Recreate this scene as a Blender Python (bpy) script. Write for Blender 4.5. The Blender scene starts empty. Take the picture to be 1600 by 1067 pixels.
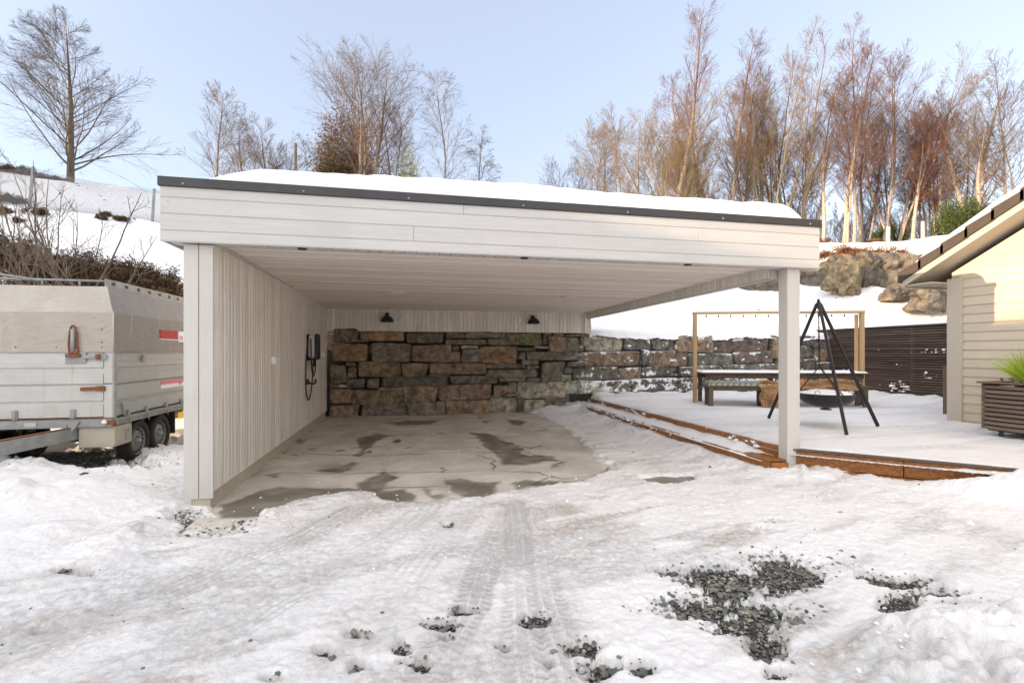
import bpy, math, numpy as np
from mathutils import Vector
R = math.radians
scene = bpy.context.scene
COL = scene.collection
# ------------------------------------------------------------------ camera, sky, sun, exposure
F_PX, YAW, EYE = 760.0, R(12.0), 1.5
SUN_EL, SUN_AZ = R(8.2), math.atan2(-0.986, -0.168)     # azimuth of the sun, from +Y towards +X
cam = bpy.data.cameras.new('camera'); cam_o = bpy.data.objects.new('camera', cam); COL.objects.link(cam_o)
cam.sensor_width = 36; cam.lens = 36*F_PX/1600
cam.shift_y = 16.5/1600; cam.clip_start = .05; cam.clip_end = 2000
cam_o.location = (0, 0, EYE); cam_o.rotation_euler = (R(90), 0, -YAW)
scene.camera = cam_o
world = bpy.data.worlds.new('World'); scene.world = world; world.use_nodes = True
wn = world.node_tree.nodes; wl = world.node_tree.links; wn.clear()
sky = wn.new('ShaderNodeTexSky'); sky.sky_type = 'NISHITA'; sky.sun_disc = False
sky.sun_elevation = SUN_EL; sky.sun_rotation = SUN_AZ; sky.altitude = 100; sky.air_density = 1.0; sky.dust_density = 0.6; sky.ozone_density = 1.6
hs = wn.new('ShaderNodeHueSaturation'); hs.inputs['Saturation'].default_value = 0.55
gm_ = wn.new('ShaderNodeGamma'); gm_.inputs['Gamma'].default_value = 1.0
bgn = wn.new('ShaderNodeBackground'); bgn.inputs['Strength'].default_value = 0.15
wo = wn.new('ShaderNodeOutputWorld')
tint = wn.new('ShaderNodeMix'); tint.data_type = 'RGBA'; tint.blend_type = 'MIX'; tint.inputs[0].default_value = .65; tint.inputs[7].default_value = (.82, .95, 1.30, 1)
wl.new(sky.outputs[0], gm_.inputs['Color']); wl.new(gm_.outputs[0], hs.inputs['Color']); wl.new(hs.outputs[0], tint.inputs[6]); 
# broad glow added to the sky behind the camera, brightens the shaded snow
wtc = wn.new('ShaderNodeTexCoord'); dot = wn.new('ShaderNodeVectorMath'); dot.operation = 'DOT_PRODUCT'; gv = Vector((-.45, -.62, .74)).normalized(); dot.inputs[1].default_value = gv
mx = wn.new('ShaderNodeMath'); mx.operation = 'MAXIMUM'; mx.inputs[1].default_value = 0; pw = wn.new('ShaderNodeMath'); pw.operation = 'POWER'; pw.inputs[1].default_value = 1.5
gl = wn.new('ShaderNodeMix'); gl.data_type = 'RGBA'; gl.inputs[6].default_value = (0, 0, 0, 1); gl.inputs[7].default_value = (2.30, 2.08, 1.80, 1); ad = wn.new('ShaderNodeMix'); ad.data_type = 'RGBA'; ad.blend_type = 'ADD'; ad.inputs[0].default_value = 1
wl.new(wtc.outputs['Generated'], dot.inputs[0]); wl.new(dot.outputs['Value'], mx.inputs[0]); wl.new(mx.outputs[0], pw.inputs[0]); wl.new(pw.outputs[0], gl.inputs[0])
wl.new(tint.outputs[2], ad.inputs[6]); wl.new(gl.outputs[2], ad.inputs[7]); wl.new(ad.outputs[2], bgn.inputs[0]); wl.new(bgn.outputs[0], wo.inputs[0])
sl = bpy.data.lights.new('sun', 'SUN'); sl.energy = 2.0; sl.angle = R(0.5); sl.color = (1.0, .74, .46)
so = bpy.data.objects.new('sun', sl); COL.objects.link(so)
sdir = Vector((math.sin(SUN_AZ)*math.cos(SUN_EL), math.cos(SUN_AZ)*math.cos(SUN_EL), math.sin(SUN_EL)))
so.rotation_euler = sdir.to_track_quat('Z', 'Y').to_euler()
scene.cycles.max_bounces = 14; scene.cycles.diffuse_bounces = 10
scene.view_settings.view_transform = 'Standard'; scene.view_settings.look = 'None'
scene.view_settings.gamma = 1; scene.view_settings.exposure = 2.15

# ------------------------------------------------------------------ helpers
rng = np.random.default_rng(7)
FW = np.array([math.sin(YAW), math.cos(YAW)]); RT = np.array([math.cos(YAW), -math.sin(YAW)])
def PD(px, py, d):                 # survey point: photo column/row at distance d -> world
    a = (px-800)/F_PX*d; z = EYE-(py-550)/F_PX*d
    return np.array([FW[0]*d+RT[0]*a, FW[1]*d+RT[1]*a, z])
def proj(x, y):                    # ground point -> photo column/row (numpy)
    d = np.maximum(x*FW[0]+y*FW[1], .3); s = x*RT[0]+y*RT[1]
    return 800+F_PX*s/d, 550+F_PX*EYE/d
def gz(px, py, z=0.0):
    d = F_PX*(EYE-z)/(py-550); return PD(px, py, d)
_perm = rng.permutation(4096); _val = rng.random(4096)
def _h(i, j, k): return _val[_perm[(_perm[(_perm[i & 4095]+j) & 4095]+k) & 4095]]
def vn(x, y, z=0.0):               # value noise in -1..1
    x = np.asarray(x, float); y = np.asarray(y, float)+0*x; z = np.asarray(z, float)+0*x
    xi = np.floor(x).astype(int); yi = np.floor(y).astype(int); zi = np.floor(z).astype(int)
    fx, fy, fz = x-xi, y-yi, z-zi
    fx = fx*fx*(3-2*fx); fy = fy*fy*(3-2*fy); fz = fz*fz*(3-2*fz)
    r = 0
    for a in (0, 1):
        for b in (0, 1):
            for c in (0, 1):
                r = r+_h(xi+a, yi+b, zi+c)*(fx if a else 1-fx)*(fy if b else 1-fy)*(fz if c else 1-fz)
    return r*2-1
def fbm(x, y, z=0.0, o=4, s=1.0):
    r = 0; a = 1.0; t = 0
    for i in range(o):
        r = r+a*vn(np.asarray(x)*s+i*17.3, np.asarray(y)*s+i*9.1, np.asarray(z)*s+i*5.7); t += a; a *= .5; s *= 2.03
    return r/t
def sstep(a, b, x):
    t = np.clip((x-a)/(b-a), 0, 1); return t*t*(3-2*t)
OFF = {}
class MB:
    def __init__(s): s.v = []; s.f = []; s.n = 0; s.var = []; s.col = []; s.sm = []
    def add(s, v, f, var=0.5, col=None, smooth=False):
        v = np.asarray(v, float).reshape(-1, 3); f = np.asarray(f, int)
        s.v.append(v); s.f.append(f+s.n); s.n += len(v)
        s.var.append(np.zeros(len(v))+var)
        s.col.append(np.zeros((len(v), 3))+(np.array(col) if col is not None else .5)); s.sm.append(smooth)
        return s
    def box(s, x0, x1, y0, y1, z0, z1, bev=.004, var=None, M=None, c=None):
        cx, cy, cz = (x0+x1)/2, (y0+y1)/2, (z0+z1)/2
        h = np.abs(np.array([x1-x0, y1-y0, z1-z0]))/2
        b = min(bev, h.min()*.6)
        V = []; idx = {}
        for i, sx in enumerate((-1, 1)):
            for j, sy in enumerate((-1, 1)):
                for k, sz in enumerate((-1, 1)):
                    sg = np.array([sx, sy, sz])
                    for a in range(3):
                        p = sg*(h-b); p[a] = sg[a]*h[a]; idx[(i, j, k, a)] = len(V); V.append(p)
        V = np.array(V); Q = []; T = []
        def g(c3, a): return idx[(c3[0], c3[1], c3[2], a)]
        for a in range(3):
            o1, o2 = [q for q in range(3) if q != a]
            for sgn in (0, 1):
                f = []
                for (p, q) in ((0, 0), (1, 0), (1, 1), (0, 1)):
                    c3 = [0, 0, 0]; c3[a] = sgn; c3[o1] = p; c3[o2] = q; f.append(g(c3, a))
                Q.append(f)
            for p in (0, 1):
                for q in (0, 1):
                    c0 = [0, 0, 0]; c0[o1] = p; c0[o2] = q; c1 = list(c0); c1[a] = 1
                    Q.append([g(c0, o1), g(c1, o1), g(c1, o2), g(c0, o2)])
        for i in (0, 1):
            for j in (0, 1):
                for k in (0, 1): T.append([idx[(i, j, k, a)] for a in range(3)])
        def fix(Fs):
            r = []
            for f in Fs:
                n = np.cross(V[f[1]]-V[f[0]], V[f[2]]-V[f[0]]); r.append(f if n @ V[f].mean(0) > 0 else f[::-1])
            return r
        Q = fix(Q); T = fix(T)
        W = V if M is None else V @ np.array(M).T
        W = W+(np.array([cx, cy, cz]) if c is None else np.array(c))
        vr = rng.random() if var is None else var
        n0 = s.n; s.add(W, Q, vr); s.f.append(np.array(T)+n0); s.v.append(np.zeros((0, 3))); s.var.append(np.zeros(0)); s.col.append(np.zeros((0, 3))); s.sm.append(False)
        return s
    def bar(s, p0, p1, w, t, up=(0, 0, 1), bev=.004, var=None):     # w across, t along up
        p0 = np.array(p0, float); p1 = np.array(p1, float); d = p1-p0; L = np.linalg.norm(d); d /= L
        up = np.array(up, float); sd = np.cross(d, up); sd /= np.linalg.norm(sd); u2 = np.cross(sd, d)
        M = np.stack([d, sd, u2], 1)
        return s.box(-L/2, L/2, -w/2, w/2, -t/2, t/2, bev, var, M, (p0+p1)/2)
    def tubes(s, P, Rr, n=6, var=0.5, col=None, cap=True):
        P = np.asarray(P, float); Rr = np.asarray(Rr, float)
        if P.ndim == 2: P = P[None]; 
        if Rr.ndim == 0: Rr = np.zeros(P.shape[:2])+Rr
        if Rr.ndim == 1: Rr = Rr[None]+np.zeros(P.shape[:2])
        N, K, _ = P.shape
        T = np.gradient(P, axis=1); T /= np.linalg.norm(T, axis=2, keepdims=True)+1e-9
        ref = np.tile(np.array([.13, .09, 1.0]), (N, 1)); m = np.abs((T.mean(1)*ref).sum(1)) > .85*np.linalg.norm(T.mean(1), axis=1); ref[m] = [1, .1, .05]
        A = np.cross(T, ref[:, None, :]); A /= np.linalg.norm(A, axis=2, keepdims=True)+1e-9
        B = np.cross(T, A)
        th = np.arange(n)*2*math.pi/n
        V = P[:, :, None, :]+Rr[:, :, None, None]*(A[:, :, None, :]*np.cos(th)[None, None, :, None]+B[:, :, None, :]*np.sin(th)[None, None, :, None])
        i = np.arange(N)[:, None, None]*K*n; k = np.arange(K-1)[None, :, None]*n; j = np.arange(n)[None, None, :]; j2 = (j+1) % n
        Fq = np.stack([i+k+j, i+k+j2, i+k+n+j2, i+k+n+j], -1).reshape(-1, 4)
        if np.ndim(var) == 1: var = np.repeat(var, K*n)
        n0 = s.n
        s.add(V.reshape(-1, 3), Fq, var, col, True)
        if cap:
            caps = np.concatenate([(i[:, 0, 0][:, None]+np.arange(n)[None, ::-1]), (i[:, 0, 0][:, None]+(K-1)*n+np.arange(n)[None])])
            s.f.append(caps+n0); s.v.append(np.zeros((0, 3))); s.var.append(np.zeros(0)); s.col.append(np.zeros((0, 3))); s.sm.append(False)
        return s
    def lathe(s, prof, c, n=32, ax='z', var=.5):     # prof: (r, h) list
        prof = np.array(prof, float); K = len(prof); th = np.arange(n)*2*math.pi/n
        r = prof[:, 0][:, None]; h = prof[:, 1][:, None]+0*th
        a, b = r*np.cos(th), r*np.sin(th)
        V = {'z': np.stack([a, b, h], -1), 'x': np.stack([h, a, b], -1), 'y': np.stack([b, h, a], -1)}[ax].reshape(-1, 3)+np.array(c)
        k = np.arange(K-1)[:, None]*n; j = np.arange(n)[None]; j2 = (j+1) % n
        s.add(V, np.stack([k+j, k+j2, k+n+j2, k+n+j], -1).reshape(-1, 4), var, None, True); return s
    def grid(s, X, Y, Z, keep=None, var=.5, col=None, flip=False):
        ny, nx = X.shape; i = np.arange(ny-1)[:, None]*nx; j = np.arange(nx-1)[None]
        Fq = np.stack([i+j, i+j+1, i+nx+j+1, i+nx+j], -1)
        if keep is not None: Fq = Fq[keep]
        Fq = Fq.reshape(-1, 4)
        if flip: Fq = Fq[:, ::-1]
        s.add(np.stack([X, Y, Z], -1).reshape(-1, 3), Fq, var if np.ndim(var) == 0 else np.ravel(var), col if col is None else np.asarray(col).reshape(-1, 3), True); return s
    def build(s, name, mat, parent=None, loc=None):
        V = np.concatenate(s.v); off = OFF[parent.name] if parent is not None else (np.array(loc, float) if loc is not None else np.zeros(3))
        me = bpy.data.meshes.new(name)
        me.vertices.add(len(V)); me.vertices.foreach_set('co', (V-off).ravel())
        tot = [f.shape[1]+np.zeros(len(f), int) for f in s.f]; sm = []
        si = 0
        for f, q in zip(s.f, s.sm+[False]*10): sm.append(np.zeros(len(f), bool)+q)
        tot = np.concatenate(tot); lv = np.concatenate([f.ravel() for f in s.f]); sm = np.concatenate(sm)
        me.loops.add(len(lv)); me.loops.foreach_set('vertex_index', lv.astype(np.int32))
        me.polygons.add(len(tot)); st = np.concatenate([[0], np.cumsum(tot)[:-1]])
        me.polygons.foreach_set('loop_start', st.astype(np.int32))
        try: me.polygons.foreach_set('loop_total', tot.astype(np.int32))
        except Exception: pass
        me.polygons.foreach_set('use_smooth', sm)
        a = me.attributes.new('var', 'FLOAT', 'POINT'); a.data.foreach_set('value', np.concatenate(s.var).astype(np.float32))
        c = np.concatenate(s.col); c = np.concatenate([c, np.ones((len(c), 1))], 1)
        a = me.attributes.new('col', 'FLOAT_COLOR', 'POINT'); a.data.foreach_set('color', c.astype(np.float32).ravel())
        me.update(calc_edges=True); me.validate()
        me.materials.append(mat)
        o = bpy.data.objects.new(name, me); COL.objects.link(o)
        if parent is not None: o.parent = parent
        else: o.location = off
        OFF[o.name] = off
        return o
def tag(o, label=None, cat=None, group=None, kind=None):
    if label: o['label'] = label
    if cat: o['category'] = cat
    if group: o['group'] = group
    if kind: o['kind'] = kind
    return o
def thing(name, loc, label, cat, group=None):
    o = bpy.data.objects.new(name, None); COL.objects.link(o); o.location = loc; o.empty_display_size = .2
    OFF[o.name] = np.array(loc, float); return tag(o, label, cat, group)
def copy_thing(src, loc, rz, sc, label, group=None):
    r = src.copy(); COL.objects.link(r); r.location = loc; r.rotation_euler = (0, 0, rz); r.scale = sc if np.ndim(sc) else (sc, sc, sc)
    r['label'] = label
    if group: r['group'] = group
    for ch in list(src.children):
        c = ch.copy(); COL.objects.link(c); c.parent = r
        for g in ch.children:
            d = g.copy(); COL.objects.link(d); d.parent = c
    return r

# ------------------------------------------------------------------ materials
class NT:
    def __init__(s, name, rough=.6, spec=.5, metal=0):
        s.m = bpy.data.materials.new(name); s.m.use_nodes = True; s.t = s.m.node_tree; s.b = s.t.nodes['Principled BSDF']
        s.b.inputs['Roughness'].default_value = rough; s.b.inputs['Metallic'].default_value = metal
        s.b.inputs['Specular IOR Level'].default_value = spec
        s.tc = s.t.nodes.new('ShaderNodeTexCoord'); s.geo = s.t.nodes.new('ShaderNodeNewGeometry')
    def L(s, a, b): s.t.links.new(a, b)
    def pos(s, scale=(1, 1, 1), obj=False):
        m = s.t.nodes.new('ShaderNodeMapping'); s.L(s.tc.outputs['Object'] if obj else s.geo.outputs['Position'], m.inputs[0]); m.inputs['Scale'].default_value = scale; return m.outputs[0]
    def noise(s, vec, scale=5, det=4, rough=.55, dist=0):
        n = s.t.nodes.new('ShaderNodeTexNoise'); s.L(vec, n.inputs['Vector']); n.inputs['Scale'].default_value = scale; n.inputs['Detail'].default_value = det; n.inputs['Roughness'].default_value = rough; n.inputs['Distortion'].default_value = dist
        return n.outputs['Fac']
    def vor(s, vec, scale, feat='F1'):
        n = s.t.nodes.new('ShaderNodeTexVoronoi'); n.feature = feat; s.L(vec, n.inputs['Vector']); n.inputs['Scale'].default_value = scale; return n.outputs['Distance']
    def ramp(s, fac, stops):
        n = s.t.nodes.new('ShaderNodeValToRGB'); s.L(fac, n.inputs[0]); e = n.color_ramp.elements
        while len(e) < len(stops): e.new(.5)
        for el, (p, c) in zip(e, stops):
            el.position = p; el.color = (c, c, c, 1) if np.ndim(c) == 0 else (*c, 1)
        return n.outputs[0]
    def mix(s, fac, a, b, mode='MIX'):
        n = s.t.nodes.new('ShaderNodeMix'); n.data_type = 'RGBA'; n.blend_type = mode
        for sock, v in ((n.inputs[0], fac), (n.inputs[6], a), (n.inputs[7], b)):
            if hasattr(v, 'is_linked') or hasattr(v, 'links'): s.L(v, sock)
            elif np.ndim(v) == 0: sock.default_value = v
            else: sock.default_value = (*v, 1)
        return n.outputs[2]
    def math(s, op, a, b=0.0, c=None):
        n = s.t.nodes.new('ShaderNodeMath'); n.operation = op; n.use_clamp = False
        for i, v in enumerate((a, b) if c is None else (a, b, c)):
            if hasattr(v, 'links'): s.L(v, n.inputs[i])
            else: n.inputs[i].default_value = v
        return n.outputs[0]
    def attr(s, name, out='Fac'):
        n = s.t.nodes.new('ShaderNodeAttribute'); n.attribute_name = name; return n.outputs[out]
    def col(s, c):
        if hasattr(c, 'links'): s.L(c, s.b.inputs['Base Color'])
        else: s.b.inputs['Base Color'].default_value = (*c, 1)
        return s
    def rough(s, c): s.L(c, s.b.inputs['Roughness']); return s
    def bump(s, h, strength=.5, dist=.01):
        n = s.t.nodes.new('ShaderNodeBump'); s.L(h, n.inputs['Height']); n.inputs['Strength'].default_value = strength; n.inputs['Distance'].default_value = dist
        s.L(n.outputs[0], s.b.inputs['Normal']); return s
def m_plain(name, c, rough=.6, metal=0, var=.12, scale=8, bump=.15):
    n = NT(name, rough, .5, metal); f = n.noise(n.pos(), scale, 5)
    c = np.array(c); n.col(n.mix(f, tuple(c*(1-var*1.5)), tuple(np.minimum(c*(1+var), 1))))
    n.bump(n.noise(n.pos(), scale*8, 3), bump, .003); return n.m
def m_wood(name, c, c2, axis, rough=.6, grain=1.0, knots=True, bump=.3, varamt=.25, stain=None):
    """boards: grain streaks along axis (0/1/2), per-board variation from attribute var"""
    n = NT(name, rough, .3)
    sc = [22, 22, 22]; sc[axis] = 1.0
    v = n.attr('var'); comb = n.t.nodes.new('ShaderNodeVectorMath'); comb.operation = 'MULTIPLY_ADD'
    vv = n.t.nodes.new('ShaderNodeCombineXYZ'); [n.L(v, vv.inputs[i]) for i in range(3)]
    n.L(vv.outputs[0], comb.inputs[0]); comb.inputs[1].default_value = (37, 53, 71); n.L(n.pos(tuple(sc)), comb.inputs[2])
    g = n.noise(comb.outputs[0], 1.6, 5, .6, .6)
    g2 = n.ramp(g, [(.32, 0.0), (.68, 1.0)])
    col = n.mix(g2, c2, c)
    tone = n.math('MULTIPLY_ADD', v, varamt*2, 1-varamt)
    tc = n.t.nodes.new('ShaderNodeCombineColor'); [n.L(tone, tc.inputs[i]) for i in range(3)]
    col = n.mix(grain, c, col)
    col = n.mix(1.0, col, tc.outputs[0], 'MULTIPLY')
    if knots:
        s2 = [5, 5, 5]; s2[axis] = 1.6
        k = n.vor(n.pos(tuple(s2)), 1.7); col = n.mix(n.ramp(k, [(.03, .75), (.07, 0.0)]), col, tuple(np.array(c2)*.45))
    if stain is not None:
        st = n.noise(n.pos((.7, .7, 1.2)), 1.3, 4, .6); col = n.mix(n.ramp(st, [(.45, 0.0), (.75, .55)]), col, stain)
    if not knots: col = n.mix(n.ramp(n.vor(n.pos((1, 1, 1)), 4.2), [(.018, .75), (.03, 0.0)]), col, (.13, .09, .06)); col = n.mix(n.ramp(n.noise(n.pos((1, 1, 1)), 1.1, 5, .6), [(.5, 0.0), (.75, .28)]), col, tuple(np.array(c2)*.8))
    n.col(col); n.bump(g, bump, .004); return n.m
M = {}
M['paint'] = m_wood('greige_painted_boards', (.585, .56, .53), (.475, .455, .43), 0, .55, .55, False, .2, .05)
M['trim'] = m_wood('greige_trim', (.555, .525, .48), (.475, .445, .405), 2, .55, .5, False, .15, .04)
M['post'] = m_wood('post_paint', (.60, .57, .52), (.53, .50, .45), 2, .5, .5, False, .15, .04)
M['wallwood'] = m_wood('whitewashed_vertical_boards', (.85, .81, .73), (.60, .55, .47), 2, .6, 1.0, True, .5, .09, (.62, .61, .58))
M['ceil'] = m_wood('whitewashed_ceiling', (.84, .76, .69), (.69, .60, .53), 0, .6, 1.0, True, .3, .12)
M['soffit'] = m_wood('soffit_boards', (.58, .55, .52), (.50, .47, .44), 1, .6, .6, False, .2, .06)
M['deckwood'] = m_wood('wet_orange_decking', (.42, .17, .045), (.17, .06, .018), 0, .3, 1.0, True, .25, .2)
M['darkwood'] = m_wood('dark_brown_slats', (.16, .11, .082), (.07, .048, .036), 1, .55, 1.0, True, .3, .3)
M['greywood'] = m_wood('weathered_brown_wood', (.17, .125, .085), (.085, .06, .042), 0, .65, 1.0, True, .4, .2)
M['planterwood'] = m_wood('planter_slats', (.22, .155, .115), (.12, .082, .06), 1, .6, 1.0, True, .3, .2)
M['pine'] = m_wood('fresh_pine', (.55, .37, .19), (.40, .25, .12), 2, .6, .8, True, .2, .1)
M['housepaint'] = m_wood('cream_house_cladding', (.58, .50, .38), (.50, .425, .32), 1, .5, .6, False, .2, .04)
M['housetrim'] = m_wood('cream_trim', (.50, .44, .35), (.45, .395, .315), 2, .5, .5, False, .15, .03)
M['black'] = m_plain('black_metal', (.022, .022, .024), .45, .3)
M['flash'] = m_plain('dark_flashing', (.055, .052, .052), .45, .4, .2, 6)
M['tile'] = m_plain('brown_roof_tile', (.055, .04, .03), .7, 0, .3, 12, .5)
M['white'] = m_plain('white_plastic', (.8, .79, .76), .4, 0, .04)
M['galv'] = m_plain('galvanised_steel', (.33, .335, .32), .55, .15, .35, 9)
M['rubber'] = m_plain('tyre_rubber', (.028, .027, .026), .85, 0, .3, 20, .6)
M['rim'] = m_plain('grey_rim', (.24, .24, .24), .5, .5, .25, 20)
M['rust'] = m_plain('rusty_metal', (.27, .10, .04), .8, .2, .5, 30, .5)
M['darkmetal'] = m_plain('dark_chassis', (.06, .065, .06), .6, .4, .3)
M['silver'] = m_plain('charger_silver', (.62, .62, .62), .4, 0, .05)
M['yellow'] = m_plain('yellow_plate', (.62, .40, .06), .6, 0, .2)
M['red'] = m_plain('red_sticker', (.42, .008, .014), .6, 0, .1)
M['pinkred'] = m_plain('faded_red_sticker', (.62, .16, .20), .5, 0, .3, 30)
def snow_mat():
    n = NT('snow', .75, .25)
    d = n.attr('var'); c = n.attr('col', 'Color')            # var: brown grit, col.x: grey ice, col.y: fine grit specks
    sp = n.t.nodes.new('ShaderNodeSeparateColor'); n.L(c, sp.inputs[0])
    nz = n.noise(n.pos((1, 1, 1)), 9, 6, .65); nz2 = n.noise(n.pos((1, 1, 1)), 30, 6, .75)
    base = n.mix(nz, (.79, .768, .742), (.90, .875, .85))
    base = n.mix(n.math('MULTIPLY', sp.outputs[0], n.ramp(n.noise(n.pos((1, 1, 1)), 18, 6, .7), [(.42, .3), (.58, 1.0)])), base, (.50, .49, .475))
    base = n.mix(n.math('MULTIPLY', d, n.ramp(nz2, [(.42, .15), (.58, 1.0)])), base, (.44, .36, .29))
    base = n.mix(sp.outputs[2], base, (.46, .445, .425))
    speck = n.ramp(n.vor(n.pos(), 60), [(.05, 1.0), (.14, 0.0)])
    sel = n.ramp(n.noise(n.pos(), 23, 3), [(.52, 0.0), (.62, 1.0)])
    base = n.mix(n.math('MULTIPLY', n.math('MULTIPLY', speck, sel), sp.outputs[1]), base, (.09, .075, .06))
    n.col(base); n.bump(n.math('ADD', n.math('MULTIPLY', nz, 1.6), n.math('MULTIPLY', nz2, 1.0)), .7, .02)
    n.rough(n.math('MULTIPLY_ADD', sp.outputs[0], -.35, .75))
    return n.m
M['snow'] = snow_mat()
def snow_plain():
    n = NT('clean_snow', .8, .2); nz = n.noise(n.pos(), 6, 6, .6); nz2 = n.noise(n.pos(), 50, 3, .7)
    n.col(n.mix(nz, (.86, .845, .83), (.92, .90, .88))); n.bump(n.math('ADD', nz, n.math('MULTIPLY', nz2, .5)), .45, .03); return n.m
M['snowc'] = snow_plain()
def concrete():
    n = NT('garage_concrete', .7, .4); w = n.attr('var'); c = n.attr('col', 'Color')
    sp = n.t.nodes.new('ShaderNodeSeparateColor'); n.L(c, sp.inputs[0])
    nz = n.ramp(n.noise(n.pos(), 1.6, 8, .65, .4), [(.35, 0.0), (.65, 1.0)]); nf = n.noise(n.pos(), 40, 4, .7)
    base = n.mix(nz, (.47, .43, .36), (.72, .67, .59)); base = n.mix(n.math('MULTIPLY', nf, .35), base, (.55, .5, .43))
    base = n.mix(w, base, (.12, .105, .075)); base = n.mix(sp.outputs[0], base, (.06, .05, .04))
    n.col(base); n.rough(n.math('MULTIPLY_ADD', w, -.35, .72)); n.bump(nf, .2, .004); return n.m
M['concrete'] = concrete()
def plinth():
    n = NT('plinth_concrete', .85); a = n.noise(n.pos(), 5, 6, .65); b = n.noise(n.pos(), 60, 3, .7)
    n.col(n.mix(a, (.33, .29, .21), (.58, .53, .42))); n.bump(n.math('ADD', a, b), .4, .006); return n.m
M['plinth'] = plinth()
def rockmat(name, snow=0.0, tint=None, hscale=1.0):
    n = NT(name, .85, .3); c = n.attr('col', 'Color') if tint is None else tint
    a = n.noise(n.pos(), 6*hscale, 8, .65, .5); b = n.noise(n.pos(), 26*hscale, 6, .7); g = n.noise(n.pos((1, 1, 1)), 2.2*hscale, 4, .5)
    base = n.mix(n.ramp(a, [(.36, 0.0), (.64, 1.0)]), n.mix(1.0, c, (.38, .38, .40), 'MULTIPLY'), n.mix(1.0, c, (1.6, 1.55, 1.5), 'MULTIPLY')); base = n.mix(n.ramp(n.noise(n.pos((1.3, 1.3, 3)), 3.5*hscale, 6, .7, 1.2), [(.5, 0.0), (.62, .35)]), base, (.18, .13, .085)); base = n.mix(n.ramp(n.noise(n.pos((1, 1, 1)), 2.7*hscale, 5, .6, .8), [(.55, 0.0), (.66, .5)]), base, (.11, .105, .09))
    base = n.mix(n.ramp(g, [(.52, 0.0), (.75, .4)]), base, (.10, .10, .065))
    base = n.mix(n.ramp(b, [(.6, 0.0), (.72, .5)]), base, (.34, .31, .26))
    vs = n.vor(n.pos((1, 1, 2.5)), 5*hscale, 'DISTANCE_TO_EDGE'); base = n.mix(n.ramp(vs, [(0.0, .6), (.03, 0.0)]), base, (.03, .028, .024))
    if snow:
        sx = n.t.nodes.new('ShaderNodeSeparateXYZ'); n.L(n.geo.outputs['Normal'], sx.inputs[0])
        px = n.t.nodes.new('ShaderNodeSeparateXYZ'); n.L(n.geo.outputs['Position'], px.inputs[0])
        up = n.math('MULTIPLY_ADD', sx.outputs[2], .32, n.noise(n.pos(), 5, 5, .7))
        lim = n.math('MULTIPLY_ADD', n.math('MAXIMUM', n.math('SUBTRACT', 1.15, px.outputs[2]), 0.0), .16, up)
        side = n.ramp(n.math('MULTIPLY_ADD', px.outputs[0], .1, 0.0), [(.40, 0.0), (.47, 1.0)])
        base = n.mix(n.math('MULTIPLY', n.ramp(lim, [(.60, 0.0), (.65, 1.0)]), side), base, (.86, .865, .88))
    n.col(base); n.bump(n.math('ADD', a, n.math('MULTIPLY', b, .5)), .9, .03); return n.m
M['stone'] = rockmat('retaining_wall_stone', 1.0)
M['rock'] = rockmat('rock_face_stone', 0.0, (.13, .112, .09), .6)
M['boulder'] = rockmat('pale_boulder', 0.0, (.26, .205, .12), .8)
def gravelmat():
    n = NT('gravel', .8); v = n.attr('var')
    base = n.ramp(v, [(0.0, (.06, .06, .054)), (.4, (.17, .168, .145)), (.75, (.30, .28, .225)), (1.0, (.50, .45, .36))])
    n.col(n.mix(n.noise(n.pos(), 90, 3), n.mix(1.0, base, (.6, .6, .6), 'MULTIPLY'), base)); return n.m
M['gravel'] = gravelmat()
def groundmat():
    n = NT('gravel_bed', .9); d = n.vor(n.pos(), 48)
    n.col(n.mix(n.ramp(d, [(.1, 1.0), (.6, 0.0)]), (.03, .028, .024), (.12, .115, .10))); n.bump(d, .8, .02); return n.m
M['bed'] = groundmat()
def barkmat(name, low, high, marks=True):
    n = NT(name, .8, .2); v = n.attr('var')      # var: 0 foot .. 1 tip
    nz = n.noise(n.pos((3, 3, 14)), 3, 4, .7)
    mk = n.ramp(nz, [(.54, 0.0), (.62, .85)]) if marks else n.ramp(nz, [(.4, 0.0), (.7, .5)])
    base = n.mix(n.ramp(v, [(.25, 0.0), (.7, 1.0)]), low, high)
    n.col(n.mix(mk, base, tuple(np.array(high)*.35))); n.bump(nz, .5, .02); return n.m
M['birch'] = barkmat('birch_bark', (.46, .38, .31), (.19, .125, .09))
M['olive'] = barkmat('olive_bark', (.27, .22, .13), (.20, .14, .08), False)
M['alder'] = barkmat('alder_bark', (.15, .12, .075), (.12, .09, .06), False)
def twigmat(name, c, lo=.65, hi=1.35):
    n = NT(name, .8, .2); v = n.attr('var'); c = np.array(c)
    n.col(n.mix(v, tuple(c*lo), tuple(c*hi))); return n.m
M['tw_red'] = twigmat('red_brown_twigs', (.18, .10, .07)); M['tw_grey'] = twigmat('grey_brown_twigs', (.16, .115, .085))
M['tw_olive'] = twigmat('olive_twigs', (.22, .155, .085)); M['tw_alder'] = twigmat('alder_twigs', (.11, .085, .07))
M['tw_wine'] = twigmat('wine_twigs', (.16, .08, .06)); M['tw_shrub'] = twigmat('shrub_twigs', (.20, .155, .12))
M['needle'] = twigmat('green_needles', (.055, .075, .022)); M['needle2'] = twigmat('yellow_green_needles', (.22, .215, .04))
M['brownleaf'] = twigmat('brown_heather', (.115, .068, .036), .35, 1.6); M['rustleaf'] = twigmat('rust_brown_heather', (.19, .08, .038), .35, 1.5); M['brownpine'] = twigmat('brown_pine', (.17, .09, .045))
M['grass'] = twigmat('lime_grass', (.38, .50, .045)); M['fur'] = twigmat('ginger_fleece', (.70, .41, .20), .4, 1.4)
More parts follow.
